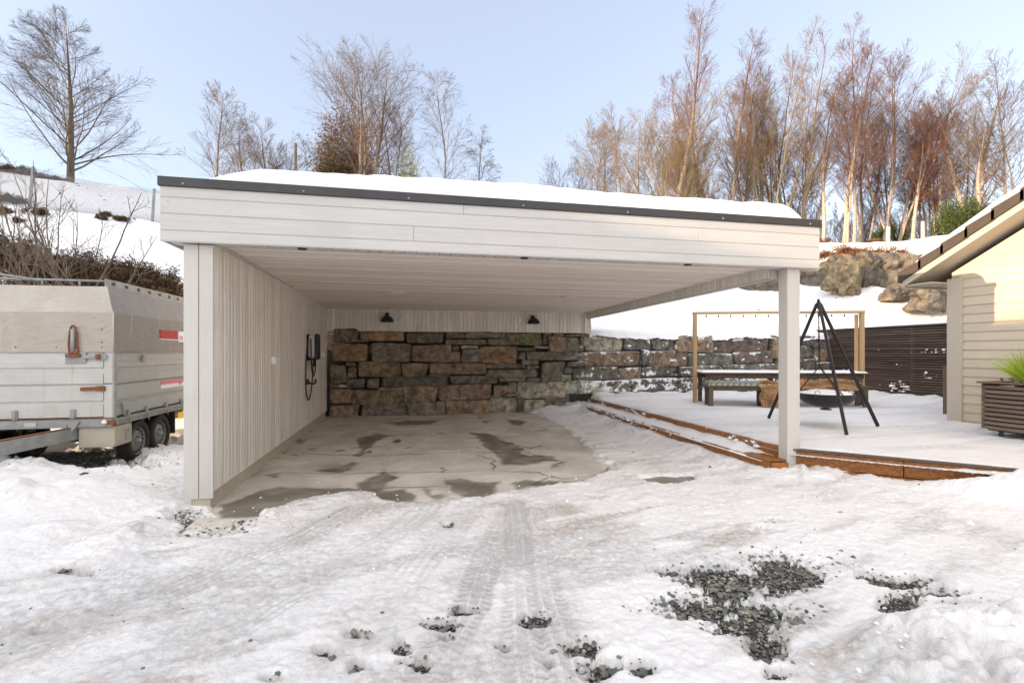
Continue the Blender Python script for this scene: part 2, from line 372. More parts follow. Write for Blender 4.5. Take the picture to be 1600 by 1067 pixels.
M['furtip'] = twigmat('pale_fleece', (.72, .55, .34)); M['knit'] = twigmat('sage_knit', (.25, .255, .215), .5, 1.35)
M['crack'] = M['black']

# ------------------------------------------------------------------ terrain
ctrl = []
for x in (-30, -20, -12, -9, -6.5, -4.3): ctrl.append((x, 10.2 if x > -10 else 9.8, 0.0)); ctrl.append((x, 9.2, -.25)); ctrl.append((x, 6.0, -.6))
for x in (-2.2, 0, 2, 4.4, 6, 8, 10, 12): ctrl.append((x, 12.25, 2.0 if x > -2 else 1.9))
for a in [(250, 495, 12.2), (200, 480, 12), (0, 445, 12), (100, 440, 12.4), (150, 425, 13), (260, 440, 14), (50, 322, 15.5), (150, 340, 16), (238, 347, 17), (110, 283, 20), (0, 272, 19), (-150, 300, 16), (200, 293, 24), (240, 385, 15.2), (300, 330, 20),
          (450, 470, 15), (600, 480, 15), (600, 400, 24), (800, 400, 24), (1000, 470, 17), (1000, 400, 25), (1165, 452, 23), (1253, 446, 22), (1340, 446, 20.5), (1412, 466, 19), (1481, 492, 17.5), (1600, 515, 16.5), (1800, 520, 16), (1300, 490, 16.5), (1400, 500, 15.5),
          (1165, 400, 25), (1253, 392, 24), (1340, 388, 22.5), (1444, 390, 20.8), (1510, 388, 19.3), (1600, 392, 18.3), (1800, 395, 18)]: ctrl.append(tuple(PD(*a)))
for px, z, d in [(-300, 9, 30), (100, 9.0, 30), (400, 8.4, 30), (700, 8.2, 30), (1000, 7.6, 30), (1300, 7.7, 30), (1600, 7.6, 30), (2000, 7.5, 30), (-300, 10, 60), (300, 10, 60), (900, 9.5, 60), (1500, 9, 60), (2200, 9, 60), (0, 11, 150), (800, 10, 150), (1700, 10, 150), (400, 11, 400), (1200, 10, 400)]:
    p = PD(px, 550, d); ctrl.append((p[0], p[1], z))
ctrl = np.array(ctrl)
def _k(d): return d
_A = _k(np.linalg.norm(ctrl[:, None, :2]-ctrl[None, :, :2], axis=2)); _Pm = np.concatenate([np.ones((len(ctrl), 1)), ctrl[:, :2]], 1)
_S = np.block([[_A, _Pm], [_Pm.T, np.zeros((3, 3))]]); _w = np.linalg.solve(_S, np.concatenate([ctrl[:, 2], np.zeros(3)]))
def terr0(x, y):
    x = np.asarray(x, float); y = np.asarray(y, float); r = _w[-3]+_w[-2]*x+_w[-1]*y
    for (cx, cy, _), w in zip(ctrl, _w[:-3]): r = r+w*np.sqrt((x-cx)**2+(y-cy)**2+.15)
    return r
def terr(x, y):
    z = terr0(x, y); far = sstep(12.4, 15, np.asarray(y, float)+0*z)
    return z+fbm(x, y, 0, 4, .45)*(.05+.24*far)+fbm(x, y, 3, 4, 2.2)*(.02+.07*far)-.05*far*np.abs(fbm(x, y, 6, 3, 1.1))
mb = MB()
xs = np.concatenate([-np.geomspace(400, 16, 24), np.arange(-15.8, 30, .16), np.geomspace(30.2, 400, 22)])
ys = np.concatenate([np.arange(8.8, 34, .16), np.geomspace(34.4, 600, 26)])
XX, YY = np.meshgrid(xs, ys); ZZ = terr(XX, YY)
xm = (XX[:-1, :-1]+XX[1:, 1:])/2; ym = (YY[:-1, :-1]+YY[1:, 1:])/2
keep = ~((xm > -2.3) & (xm < 12.3) & (ym < 12.3)) & ~((xm >= 12.3) & (ym < 8.9))
mb.grid(XX, YY, ZZ, keep)
tag(mb.build('hillside', M['snowc']), kind='structure')
# gravel bed below the yard, reaching far
mb = MB(); a = 400.0
mb.add([(-a, -a, -.018), (a, -a, -.018), (a, 12.3, -.018), (-a, 12.3, -.018)], [[0, 1, 2, 3]]); tag(mb.build('ground', M['bed']), kind='structure')

# ------------------------------------------------------------------ yard snow
def seg_d(x, y, pts):               # distance and arclength to polyline
    best = np.full(x.shape, 1e9); arc = np.zeros(x.shape); side = np.zeros(x.shape); L0 = 0
    for p, q in zip(pts[:-1], pts[1:]):
        p = np.array(p[:2]); q = np.array(q[:2]); d = q-p; L = np.linalg.norm(d); d /= L
        t = np.clip((x-p[0])*d[0]+(y-p[1])*d[1], 0, L); dx = x-p[0]-t*d[0]; dy = y-p[1]-t*d[1]; r = np.hypot(dx, dy)
        m = r < best; best = np.where(m, r, best); arc = np.where(m, L0+t, arc); side = np.where(m, np.sign(dx*d[1]-dy*d[0])*r, side); L0 += L
    return best, arc, side
def in_poly(u, v, P):
    P = np.array(P, float); ins = np.zeros(u.shape, bool); n = len(P)
    for i in range(n):
        x1, y1 = P[i]; x2, y2 = P[(i+1) % n]
        c = ((y1 > v) != (y2 > v)) & (u < (x2-x1)*(v-y1)/((y2-y1) if y2 != y1 else 1e-9)+x1); ins ^= c
    return ins
def sd_poly(x, y, pw):              # signed distance, negative inside (world polygon)
    pts = [np.array(p[:2]) for p in pw]; d, _, _ = seg_d(x, y, pts+[pts[0]])
    return np.where(in_poly(x, y, [p for p in pts]), -d, d)
bare_px = [(440, 655), (515, 649), (640, 641), (740, 634), (800, 634), (845, 652), (880, 668), (905, 690), (938, 712), (952, 738), (905, 752), (850, 757), (812, 764), (790, 772), (745, 778), (690, 783), (640, 786), (608, 782), (585, 770), (530, 770), (500, 777), (450, 790), (408, 800), (385, 812), (340, 815), (325, 800), (300, 780)]
bare_w = [gz(*p) for p in bare_px]
bare2_w = [gz(*p) for p in [(1000, 748), (1040, 742), (1085, 744), (1092, 752), (1060, 758), (1010, 757)]]
GP = [(1230, 898, 60, 24), (1180, 905, 35, 12), (1120, 905, 42, 15), (1135, 925, 30, 12), (1095, 958, 58, 16), (1165, 978, 62, 20), (1195, 1015, 34, 22), (1150, 955, 30, 8), (1215, 1060, 22, 9), (912, 1018, 24, 12), (945, 1050, 32, 14), (1000, 1052, 20, 14), (1408, 914, 40, 8), (1462, 930, 34, 6), (1398, 948, 22, 12), (1355, 905, 18, 6), (1535, 970, 18, 4), (1190, 832, 14, 4), (1212, 819, 14, 3), (1045, 896, 18, 6), (562, 998, 14, 6), (505, 1026, 11, 7), (565, 1048, 13, 7), (628, 1018, 11, 8), (650, 1043, 20, 7), (728, 958, 18, 6), (688, 982, 18, 7), (700, 1003, 8, 4), (835, 973, 21, 9), (700, 823, 9, 4), (330, 818, 50, 11), (350, 832, 26, 6), (310, 842, 20, 3), (425, 1068, 14, 6), (1500, 948, 24, 3), (785, 1020, 8, 5), (860, 1045, 8, 4),
      (120, 722, 85, 22), (60, 700, 80, 14), (200, 742, 34, 10), (130, 746, 60, 8), (290, 700, 40, 6), (120, 905, 20, 3), (60, 995, 10, 2), (660, 1050, 10, 8)]
def gravel_mask(x, y):
    u, v = proj(x, y); m = np.full(np.shape(x), -9.0)
    for cx, cy, rx, ry in GP: m = np.maximum(m, 1.12-np.hypot((u-cx)/rx, (v-cy)/ry))
    return m
TR = [[gz(655, 1090), gz(735, 955), gz(770, 860), gz(800, 790)], [gz(820, 1100), gz(815, 960), (gz(812, 870)), gz(805, 790)], [gz(900, 1100), gz(850, 930), gz(835, 800)],
      [gz(-150, 1090), gz(120, 990), gz(400, 880), gz(560, 800)], [gz(120, 1090), gz(380, 975), gz(610, 845), gz(680, 790)], [gz(480, 1100), gz(590, 960), gz(690, 850), gz(740, 790)]]
def yard(x, y):
    u, v = proj(x, y)
    h = .040+.016*fbm(x, y, 0, 4, .8)+.010*fbm(x, y, 5, 4, 4)+.007*fbm(x, y, 9, 3, 16)+.014*np.abs(fbm(x, y, 19, 4, 7))-.013*np.abs(fbm(x, y, 29, 4, 15))+.006*fbm(x, y, 39, 2, 42)
    streak = fbm(x*.8+y*.5, (y-x*.3)*4.2, 2, 4, 1.3); h = h+.010*streak
    lf = sstep(-2.0, -3.2, x)*sstep(11, 9, y); h = h+lf*(.06+.05*fbm(x, y, 7, 3, 1.6))       # deeper left of the carport
    w_left = sstep(-1.9, -2.7, x)*sstep(4.3, 5.3, y)*sstep(9, 7, y)*.10; h = h+w_left
    # clods
    def lump(px, py, r, a):
        c = gz(px, py); return a*np.exp(-((x-c[0])**2+(y-c[1])**2)/(r*r))
    for q in [(250, 812, .17, .05), (280, 806, .10, .055), (225, 832, .16, .05), (190, 850, .2, .09), (160, 880, .22, .07), (20, 810, .25, .14), (30, 770, .3, .16), (80, 850, .2, .05), (130, 790, .25, .06), (405, 805, .05, .05), (425, 812, .04, .03)]: h = h+lump(*q)*(1+.5*fbm(x, y, 11, 3, 9))
    bigr = sstep(1290, 1400, u)*sstep(960, 1020, v+.12*(u-1400)); cl = np.clip(1-_worley(x, y, 4.2)*1.15, 0, 1)
    cl2 = np.clip(1-_worley(x+3, y, 9.0)*1.2, 0, 1); dm = np.sqrt(np.clip(1-(_worley(x+.15*vn(x*4, y*4), y+.15*vn(x*4+9, y*4), 3.4)/.62)**2, 0, 1)); dm2 = np.sqrt(np.clip(1-(_worley(x+3, y, 8.0)/.55)**2, 0, 1)); h = h+bigr*(.02+.075*dm*(.5+.9*sstep(-.4, .4, vn(x*2, y*2)))+.035*dm2+.015*fbm(x, y, 4, 3, 12))
    edge = sstep(1245, 1260, u)*np.exp(-((v-742-(u-1250)*.012)/13)**2)+np.exp(-((u-1235)/30)**2-((v-741)/10)**2)
    h = h+edge*(.07+.07*fbm(x, y, 21, 3, 7))
    bd, _, _ = seg_d(x, y, [(4.1, 4.9), (4.2, 12)]); h = h+.05*np.exp(-(bd/.25)**2)*sstep(4.6, 5.6, y)*(1+.8*fbm(x, y, 31, 3, 6))
    trk = np.zeros(np.shape(x)); ice = .8*sstep(-.05, .4, fbm(x, y, 41, 5, .9)+.6*streak); dirt = .95*sstep(-.1, .4, streak+.3*fbm(x, y, 52, 4, 5))*sstep(.0, .35, fbm(x, y, 51, 3, .7)+.2)*sstep(-3.0, -1.5, x)*sstep(4.5, 2.5, x)
    for i, t in enumerate(TR):
        d, arc, sd = seg_d(x, y, t); sd = sd+.012*vn(arc*1.5, i*7.0); d = np.abs(sd)+(d-np.abs(sd)).clip(0); w = .105 if i < 3 else .15
        edge_n = .025*fbm(x, y, 65+i, 3, 6); band = sstep(w+.02, w-.01, d+edge_n); wide = sstep(w*3.0, w*.8, d+.12*fbm(x, y, 62+i, 4, 2.5)); here = np.clip(.72+.8*fbm(x, y, 60+i, 4, 1.6), 0, 1)
        lug = sstep(-.15, .25, np.sin(arc*118+np.sign(sd)*1.2+np.abs(sd)*46))*sstep(.035, .05, np.abs(sd)); rib = np.exp(-((np.abs(sd)-.035)/.007)**2); mid = sstep(-.1, .3, np.sin(arc*165+sd*90))*(np.abs(sd) < .03)
        fine = lug+.7*mid-1.3*rib
        if i >= 3: fine = (.35*fine+.55*np.sin(sd*95+4*vn(arc*2, sd*5)))*sstep(-.35, .35, fbm(x, y, 77+i, 4, 2.6)); here = here*(.62+.8*sstep(-.4, .4, fbm(x, y, 90+i, 4, 1.1)))
        h = h-wide*here*.010-band*here*.006-band*here*.006*fine+.007*np.exp(-((d-w-.02)/.02)**2)*here
        ice = np.maximum(ice, here*np.maximum(wide*.55*sstep(-.5, .2, fbm(x, y, 75, 4, 4)), band*(.45+.45*np.clip(fine, -1, 1))))
        trk = np.maximum(trk, here*(band*np.clip(.30+.62*fine, 0, 1)+wide*.28*sstep(-.3, .5, fbm(x, y, 73, 4, 3)))*(1 if i in (0, 1, 3) else .7))
        dirt = np.maximum(dirt*(1-band*here*.4), here*(.75 if i in (0, 1, 3) else .5)*np.maximum(wide*.8*sstep(-.25, .35, fbm(x, y, 71, 5, 3)), band*.5*np.clip(fine, 0, 1)))
    cs = np.exp(-((u-700)/330)**2-((v-800)/55)**2); dirt = np.maximum(dirt, cs*.95*sstep(-.35, .45, fbm(x, y, 81, 5, 2.3)+.5*streak)); ice = np.maximum(ice, .5*sstep(.05, .5, fbm(x*.7+y*.5, (y-x*.4)*3, 88, 4, 2.2))*sstep(-.3, .2, fbm(x, y, 89, 3, .6)))
    dirt = np.maximum(dirt, .3*np.exp(-((u-960)/120)**2-((v-730)/70)**2)*sstep(-.2, .4, fbm(x, y, 85, 3, 2)))
    global LAST_TRK; LAST_TRK = np.clip(trk, 0, 1)
    nz = .20*fbm(x, y, 91, 5, 2.2)+.09*fbm(x, y, 92, 3, 9)
    rag = np.minimum(sd_poly(x, y, bare_w), sd_poly(x, y, bare2_w)+.03)+nz*.8
    gmk = gravel_mask(x, y)+.85*fbm(x, y, 95, 5, 4)+.25*vn(x*30, y*30)
    grit = sstep(-.9, .1, gmk)
    h = np.maximum(h, .018)
    h = h*sstep(-.02, .10, rag)-.04*sstep(.03, -.02, rag)
    near = sstep(-.7, .0, gmk); h = h*(1-.72*near)+.004*near
    thin = sstep(-.10, .08, gmk+.35*vn(x*60, y*60)); h = h*(1-thin)-.035*thin
    fl = (x-4.72)*.70+(y-5.10)*.714; al = (x-4.72)*.714-(y-5.10)*.70; h = h+np.exp(-((fl+.16)/.22)**2)*sstep(.3, 1.8, al)*(.02+.23*sstep(.7, 2.1, al))*(1+.6*fbm(x, y, 121, 3, 4))
    ice = np.maximum(ice, .35*sstep(-.7, .1, gmk))
    return h, np.clip(dirt, 0, 1), np.clip(ice, 0, 1), np.clip(np.maximum(.18*sstep(0, .6, fbm(x, y, 99, 3, .8))+.7*dirt, grit), 0, 1)
def _worley(x, y, s):
    x = x*s; y = y*s; xi = np.floor(x).astype(int); yi = np.floor(y).astype(int); best = np.full(x.shape, 9.0)
    for a in (-1, 0, 1):
        for b in (-1, 0, 1):
            cx = xi+a+_h(xi+a, yi+b, 3*np.ones_like(xi)); cy = yi+b+_h(xi+a, yi+b, 8*np.ones_like(xi)); best = np.minimum(best, np.hypot(x-cx, y-cy))
    return best
mb = MB()
xs = np.concatenate([np.arange(-40, -10, 1.0), np.arange(-10, -4.5, .06), np.arange(-4.5, -2.6, .022), np.arange(-2.6, 4.4, .0125), np.arange(4.4, 6.6, .021), np.arange(6.6, 12, .12), np.arange(12, 40, 1.5)])
ys = np.concatenate([np.arange(-30, 0, 1.5), np.arange(0, 1.4, .1), np.arange(1.4, 4.2, .0115), np.arange(4.2, 6.6, .018), np.arange(6.6, 10.9, .045)])
XX, YY = np.meshgrid(xs, ys); H, D, I, G = yard(XX, YY); TK = LAST_TRK
back = sstep(10.2, 10.8, YY)*(XX < -2); H = H-back*.2
mb.grid(XX, YY, H, None, D, np.stack([I, G, TK], -1))
ys2 = np.arange(10.87, 12.0, .045); xs2 = np.arange(-2.0, 4.6, .03); X2, Y2 = np.meshgrid(xs2, ys2); H2, D2, I2, G2 = yard(X2, Y2)
H2 = H2+sstep(2.6, 4.0, X2)*sstep(11.0, 11.8, Y2)*(.12+.08*fbm(X2, Y2, 0, 3, 4))
mb.grid(X2, Y2, H2, None, D2, np.stack([I2, G2, 0*I2], -1))
tag(mb.build('snow_covered_yard', M['snow']), kind='structure')
# crumbs of snow and ice lying about
# concrete floor of the carport
sx = np.arange(-1.86, 4.5, .018); sy = np.arange(4.3, 12.05, .018); X, Y = np.meshgrid(sx, sy); U, V = proj(X, Y)
wob = fbm(X, Y, 3, 4, 1.7)*.13+fbm(X, Y, 4, 3, 7)*.05
wet = np.zeros(X.shape)
WP = [[(335, 812), (345, 790), (400, 768), (440, 758), (500, 762), (560, 762), (600, 765), (640, 760), (650, 785), (560, 776), (480, 786), (410, 806)],
      [(552, 755), (575, 745), (600, 735), (628, 745), (610, 758), (600, 775), (560, 770)], [(548, 712), (562, 700), (560, 685), (590, 678), (612, 680), (580, 690), (577, 710), (560, 714)],
      [(602, 660), (640, 657), (685, 657), (672, 663), (620, 664)], [(733, 676), (775, 678), (782, 688), (812, 698), (820, 708), (862, 714), (868, 719), (820, 728), (785, 725), (768, 707), (752, 693)],
      [(690, 750), (720, 748), (750, 752), (780, 752), (775, 765), (760, 782), (735, 783), (715, 768)], [(795, 757), (820, 750), (850, 753), (930, 748), (905, 756), (850, 762), (805, 766)],
      [(505, 735), (550, 722), (555, 728), (530, 738)], [(600, 775), (625, 772), (628, 785), (605, 786)], [(672, 775), (690, 770), (700, 778), (680, 786)], [(793, 655), (820, 658), (815, 666), (800, 664)], [(855, 725), (880, 722), (880, 730), (860, 731)], [(1000, 745), (1090, 742), (1090, 758), (1000, 758)],
      [(660, 763), (678, 765), (672, 774), (660, 770)], [(400, 742), (440, 738), (430, 746)], [(462, 686), (478, 687), (470, 692)]]
for P in WP:
    s = sd_poly(X, Y, [gz(*p) for p in P])+wob*.9+.10*fbm(X, Y, 33, 4, 4.5); wet = np.maximum(wet, sstep(.04, -.05, s)*(.8+.2*sstep(-.3, .3, fbm(X, Y, 35, 3, 6))))
soft = np.zeros(X.shape)
for cx, cy, rx, ry, a in [(530, 730, 40, 12, .5), (700, 765, 60, 14, .35), (620, 770, 70, 14, .4), (820, 700, 60, 20, .25), (560, 700, 60, 30, .25), (460, 770, 90, 18, .4), (920, 700, 40, 40, .3), (390, 740, 40, 12, .4)]:
    soft = np.maximum(soft, a*np.exp(-((U-cx)/rx)**2-((V-cy)/ry)**2)*sstep(-.6, .5, fbm(X, Y, 15, 4, 2)))
spots = sstep(.62, .72, vn(X*5, Y*5, 4)+.25*vn(X*14, Y*14, 2))*sstep(-.1, .3, fbm(X, Y, 25, 2, .9))*.9
wet = np.clip(np.maximum(np.maximum(wet*(.88+.12*fbm(X, Y, 5, 3, 5)), soft), spots), 0, 1)
crack = np.zeros(X.shape)
CR = [[(450, 738), (520, 740), (600, 738), (690, 737), (760, 735), (840, 738), (880, 748), (940, 742)], [(470, 708), (560, 712), (640, 710), (720, 706), (780, 708)], [(745, 710), (770, 718), (772, 735)], [(690, 730), (692, 738)], [(780, 690), (830, 700), (860, 690), (930, 694)], [(820, 705), (840, 712), (870, 720)], [(860, 745), (830, 757)], [(740, 700), (790, 702), (830, 699)], [(600, 762), (700, 760)], [(930, 745), (950, 730)]]
for P in CR:
    pts = []
    for p, q in zip(P[:-1], P[1:]):
        for t in np.linspace(0, 1, 7)[:-1]: pts.append(gz(p[0]+(q[0]-p[0])*t+rng.normal()*2.5, p[1]+(q[1]-p[1])*t+rng.normal()*.45))
    pts.append(gz(*P[-1])); d, _, _ = seg_d(X, Y, pts); crack = np.maximum(crack, sstep(.021, .005, d)*np.clip(.68+.6*vn(X*3, Y*3), 0, 1))
mb = MB(); mb.grid(X, Y, .002*fbm(X, Y, 0, 3, 1.0), None, wet, np.stack([crack, 0*crack, 0*crack], -1))
tag(mb.build('concrete_floor', M['concrete']), kind='structure')
# round manhole-like concrete footing by the plinth
# ------------------------------------------------------------------ gravel stones and crumbs
ico = []
def rocklet(n=1):
    v = np.array([(0, 0, 1), (.9, 0, .2), (.28, .85, .25), (-.72, .53, .2), (-.72, -.53, .15), (.28, -.85, .2), (.7, .5, -.4), (-.3, .8, -.4), (-.85, 0, -.4), (-.3, -.8, -.4), (.7, -.5, -.4), (0, 0, -.8)])
    f = [(0, 1, 2), (0, 2, 3), (0, 3, 4), (0, 4, 5), (0, 5, 1), (1, 6, 2), (2, 7, 3), (3, 8, 4), (4, 9, 5), (5, 10, 1), (2, 6, 7), (3, 7, 8), (4, 8, 9), (5, 9, 10), (1, 10, 6), (11, 7, 6), (11, 8, 7), (11, 9, 8), (11, 10, 9), (11, 6, 10)]
    return v, np.array(f)
RV, RF = rocklet()
def scatter(mb, x, y, z, size, var):
    N = len(x); a = rng.random(N)*6.28; c, s = np.cos(a), np.sin(a)
    V = RV[None]*(1+rng.normal(0, .16, (N, 12, 3)))*np.stack([size*rng.uniform(.7, 1.5, N), size*rng.uniform(.6, 1.1, N), size*rng.uniform(.4, .8, N)], 1)[:, None]
    V = np.stack([V[..., 0]*c[:, None]-V[..., 1]*s[:, None], V[..., 0]*s[:, None]+V[..., 1]*c[:, None], V[..., 2]], -1)+np.stack([x, y, z], 1)[:, None]
    mb.add(V.reshape(-1, 3), (RF[None]+np.arange(N)[:, None, None]*12).reshape(-1, 3), np.repeat(var, 12))
N = 260000; gx = rng.uniform(-6, 6.2, N); gy = rng.uniform(1.7, 8.6, N)
gm = gravel_mask(gx, gy)+.85*fbm(gx, gy, 95, 5, 4)+.25*vn(gx*30, gy*30)
uu, vv = proj(gx, gy); vis = (uu > -60) & (uu < 1660) & (vv < 1100)
k = vis & ((gm > -.06) & (rng.random(N) < np.where(gy > 5.5, .5, .95)) | (gm > -.3) & (rng.random(N) < .22) | (gm > -.8) & (rng.random(N) < .03) | (rng.random(N) < .0006))
k &= (sd_poly(gx, gy, bare_w) > .0)
gx, gy, gm = gx[k], gy[k], gm[k]; hh = yard(gx, gy)[0]
mb = MB(); scatter(mb, gx, gy, np.maximum(hh, -.012)+.003, .0078*rng.lognormal(0, .52, len(gx)), np.clip(rng.normal(.45, .26, len(gx)), 0, 1))
tag(mb.build('loose_gravel', M['gravel']), kind='stuff')
print('gravel', len(gx))
# snow crumbs
N = 9000; gx = rng.uniform(-5, 6.5, N); gy = 1.8+rng.random(N)**1.3*8; dens = sstep(.0, .5, fbm(gx, gy, 77, 3, 1.2)); rr = rng.random(N)
uu, vv = proj(gx, gy); nearb = np.exp(-(sd_poly(gx, gy, bare_w)/.25)**2); big = sstep(1200, 1400, uu)*sstep(930, 1020, vv)
k = (rr < .14*dens+.45*nearb+.5*big) & ~((gx < -1.8) & (gx > -2.2) & (gy > 5))
gx, gy = gx[k], gy[k]; h = yard(gx, gy)[0]; h = np.where(h < -.0, .0, h)
mb = MB(); scatter(mb, gx, gy, h+.004, .0065*rng.lognormal(0, .6, len(gx)), np.zeros(len(gx)))
tag(mb.build('snow_crumbs', M['snowc']), kind='stuff')

# ------------------------------------------------------------------ CARPORT
cp = thing('carport', (1.3, 8.4, 0), 'greige timber carport with flat snowy roof, open front and one boarded side', 'carport')
mb = MB(); mb.box(-2.03, -1.86, 5.17, 11.8, -.25, .165, .006); mb.build('plinth', M['plinth'], cp)
# side wall of vertical boards
mb = MB(); y = 5.20; i = 0
mb.box(-1.97, -1.872, 5.20, 11.87, .165, 2.52, .001, .3)
while y < 11.85:
    w = min(.098, 11.86-y); mb.box(-1.872, -1.845+rng.normal()*.0012, y+.0022, y+w-.0022, .15, 2.545, .004, None); y += w
mb.build('side_wall', M['wallwood'], cp)
mb = MB(); y = 5.2
while y < 11.79: mb.box(-1.995, -1.972, y+.002, y+.096, .15, 2.52, .004, None); y += .098
mb.build('outer_cladding', M['wallwood'], cp)
mb = MB(); mb.box(-1.842, -1.818, 5.32, 11.76, 2.535, 2.562, .003); mb.build('ceiling_trim', M['trim'], cp)
for x0, x1 in ((-2.085, -1.959), (-1.953, -1.832)):
    mb = MB(); mb.box(x0, x1, 5.15, 5.175, .10, 2.521, .003); mb.build('corner_board', M['trim'], cp)
mb = MB(); mb.box(-2.07, -1.85, 5.176, 5.198, .10, 2.52, .002); mb.build('corner_core', M['flash'], cp)
# back wall boards
mb = MB(); x = -1.84; mb.box(-1.92, 4.45, 11.851, 11.9, 1.985, 2.53, .001, .3)
while x < 4.44: w = min(.098, 4.45-x); mb.box(x+.002, x+w-.002, 11.825+rng.normal()*.001, 11.85, 1.985, 2.505, .004, None); x += w
mb.build('back_wall', M['wallwood'], cp)
mb = MB(); mb.box(4.40, 4.58, 11.78, 11.92, 1.98, 2.52, .004); mb.build('rear_post', M['wallwood'], cp)
# ceiling boards along X
def cz(y): return 2.572-.0115*(y-5.3)
mb = MB(); y = 5.30
while y < 11.83:
    w = .098; mb.box(-1.86, 4.5, y+.0016, y+w-.0016, cz(y)+rng.normal()*.0006, cz(y)+.02, .0035, None); y += w
mb.box(-1.9, 4.5, 5.3, 11.9, 2.60, 2.62, .001, .3)
mb.build('ceiling', M['ceil'], cp)
# front soffit with short boards
mb = MB(); x = -2.2
while x < 4.93: mb.box(x+.003, min(x+.117, 4.93), 5.095, 5.30, 2.532, 2.55, .003, None); x += .12
mb.box(-2.2, 4.93, 5.300, 5.33, 2.545, 2.60, .002); mb.build('soffit', M['soffit'], cp)
# fascia boards (front and both sides)
zb = [2.525, 2.626, 2.78, 2.932, 3.04]
for side in range(3):
    mb = MB()
    for k in range(4):
        z0, z1 = zb[k], zb[k+1]
        if side == 0:
            js = [-2.25]+sorted([rng.uniform(-1.5, 4.5) for _ in range([0, 1, 1, 1][k])])+[4.955]
            if k == 1: js = [-2.25, .05, 4.955]
            if k == 2: js = [-2.25, 3.3, 4.955]
            for a, b in zip(js[:-1], js[1:]):
                v = [.5, .45, .6, .35][k]+rng.normal()*.08
                mb.box(a+.0008, b-.0008, 5.072, 5.094, z0+.007, z1-.003, .005, v)
                mb.box(a, b, 5.079, 5.094, z1-.004, z1+.007, .001, .3)
        else:
            xx = -2.25 if side == 1 else 4.955-.022
            mb.box(xx, xx+.022, 5.096, 12.3, z0+.006, z1-.003, .005)
    if side == 0: mb.box(-2.25, 4.955, 5.076, 5.094, 2.525, 2.533, .002)
    mb.build('fascia', M['paint'], cp)
mb = MB(); mb.box(-2.262, 4.968, 5.052, 5.075, 3.036, 3.122, .003); mb.box(-2.262, 4.968, 5.075, 5.20, 3.108, 3.120, .002)
mb.box(-2.262, -2.245, 5.076, 12.3, 3.036, 3.12, .003); mb.box(4.95, 4.968, 5.076, 12.3, 3.036, 3.12, .003)
mb.build('roof_flashing', M['flash'], cp)
for x in (-2.05, -1.0, .0, 1.2, 2.4, 3.6, 4.8):
    mb = MB(); mb.lathe([(0, -.006), (.009, -.005), (.010, 0)], (x, 5.052, 3.062), 10, 'y'); mb.build('flashing_screw', M['galv'], cp)
mb = MB(); mb.box(-2.24, 4.945, 5.10, 12.28, 2.64, 3.10, .004); mb.build('roof', M['flash'], cp)
# side beam (right), with short vertical boards on its inside
mb = MB(); y = 5.34
while y < 11.75:
    mb.box(4.45, 4.468, y+.003, y+.115, cz(y)-.135, cz(y), .003, None); y += .118
mb.build('beam_cladding', M['wallwood'], cp)
mb = MB(); mb.bar((4.53, 5.32, cz(5.3)-.07), (4.53, 11.78, cz(11.8)-.07), .12, .155); mb.build('side_beam', M['trim'], cp)
mb = MB(); mb.box(4.66, 4.93, 5.34, 12.0, 2.50, 2.53, .003); mb.build('side_soffit', M['soffit'], cp)
mb = MB(); mb.box(4.555, 4.735, 5.14, 5.30, -.1, 2.535, .008); mb.build('post', M['post'], cp)
# snow on the roof
X, Y = np.meshgrid(np.linspace(-2.15, 4.82, 200), np.linspace(5.13, 12.25, 170))
dl = X+2.10; dr = 4.80-X; df = Y-5.14; db = 12.22-Y
e = sstep(0, .75, dl+.12*fbm(X, Y, 0, 2, 1))**.8*np.sqrt(np.clip(dr/.28, 0, 1)*(2-np.clip(dr/.28, 0, 1)))*np.sqrt(np.clip(df/.16, 0, 1)*(2-np.clip(df/.16, 0, 1)))*sstep(0, .3, db)
Zr = 3.115+e*(.225+.035*fbm(X, Y, 3, 3, .7)+.012*fbm(X, Y, 4, 3, 5)+.006*vn(X*9, Y*9)+.010*fbm(X, Y, 9, 3, 2.5)-.012*np.abs(fbm(X, Y, 12, 3, 3.5))+.02*sstep(0, 3, dl))
mb = MB(); mb.grid(X, Y, Zr); mb.build('snow_cap', M['snowc'], cp)
# lights
for (x, y), nm in zip([(-.2, 8.65), (2.93, 8.6)], ['over the left bay, nearer the boarded side wall', 'over the right bay, nearer the open side']):
    t = thing('ceiling_light', (x, y, cz(y)), 'flat round ceiling light '+nm, 'ceiling light', 'round lights in the carport ceiling')
    mb = MB(); mb.lathe([(.165, 0), (.165, -.022), (.15, -.03)], (x, y, cz(y)), 40); mb.build('frame', M['soffit'], t)
    mb = MB(); mb.lathe([(.15, -.029), (.08, -.034), (0, -.035)], (x, y, cz(y)), 40); mb.build('diffuser', M['white'], t)
for (x, nm) in zip((-1.04, 1.24, 3.22), ('left end', 'middle', 'right end')):
    mb = MB(); mb.lathe([(0, -.010), (.040, -.010), (.046, -.004), (.046, .002)], (x, 5.18, 2.53), 28)
    tag(mb.build('soffit_spotlight', M['darkmetal'], loc=(x, 5.18, 2.53)), 'small dark spotlight set in the front soffit, at its '+nm, 'spotlight', 'spotlights under the front edge')
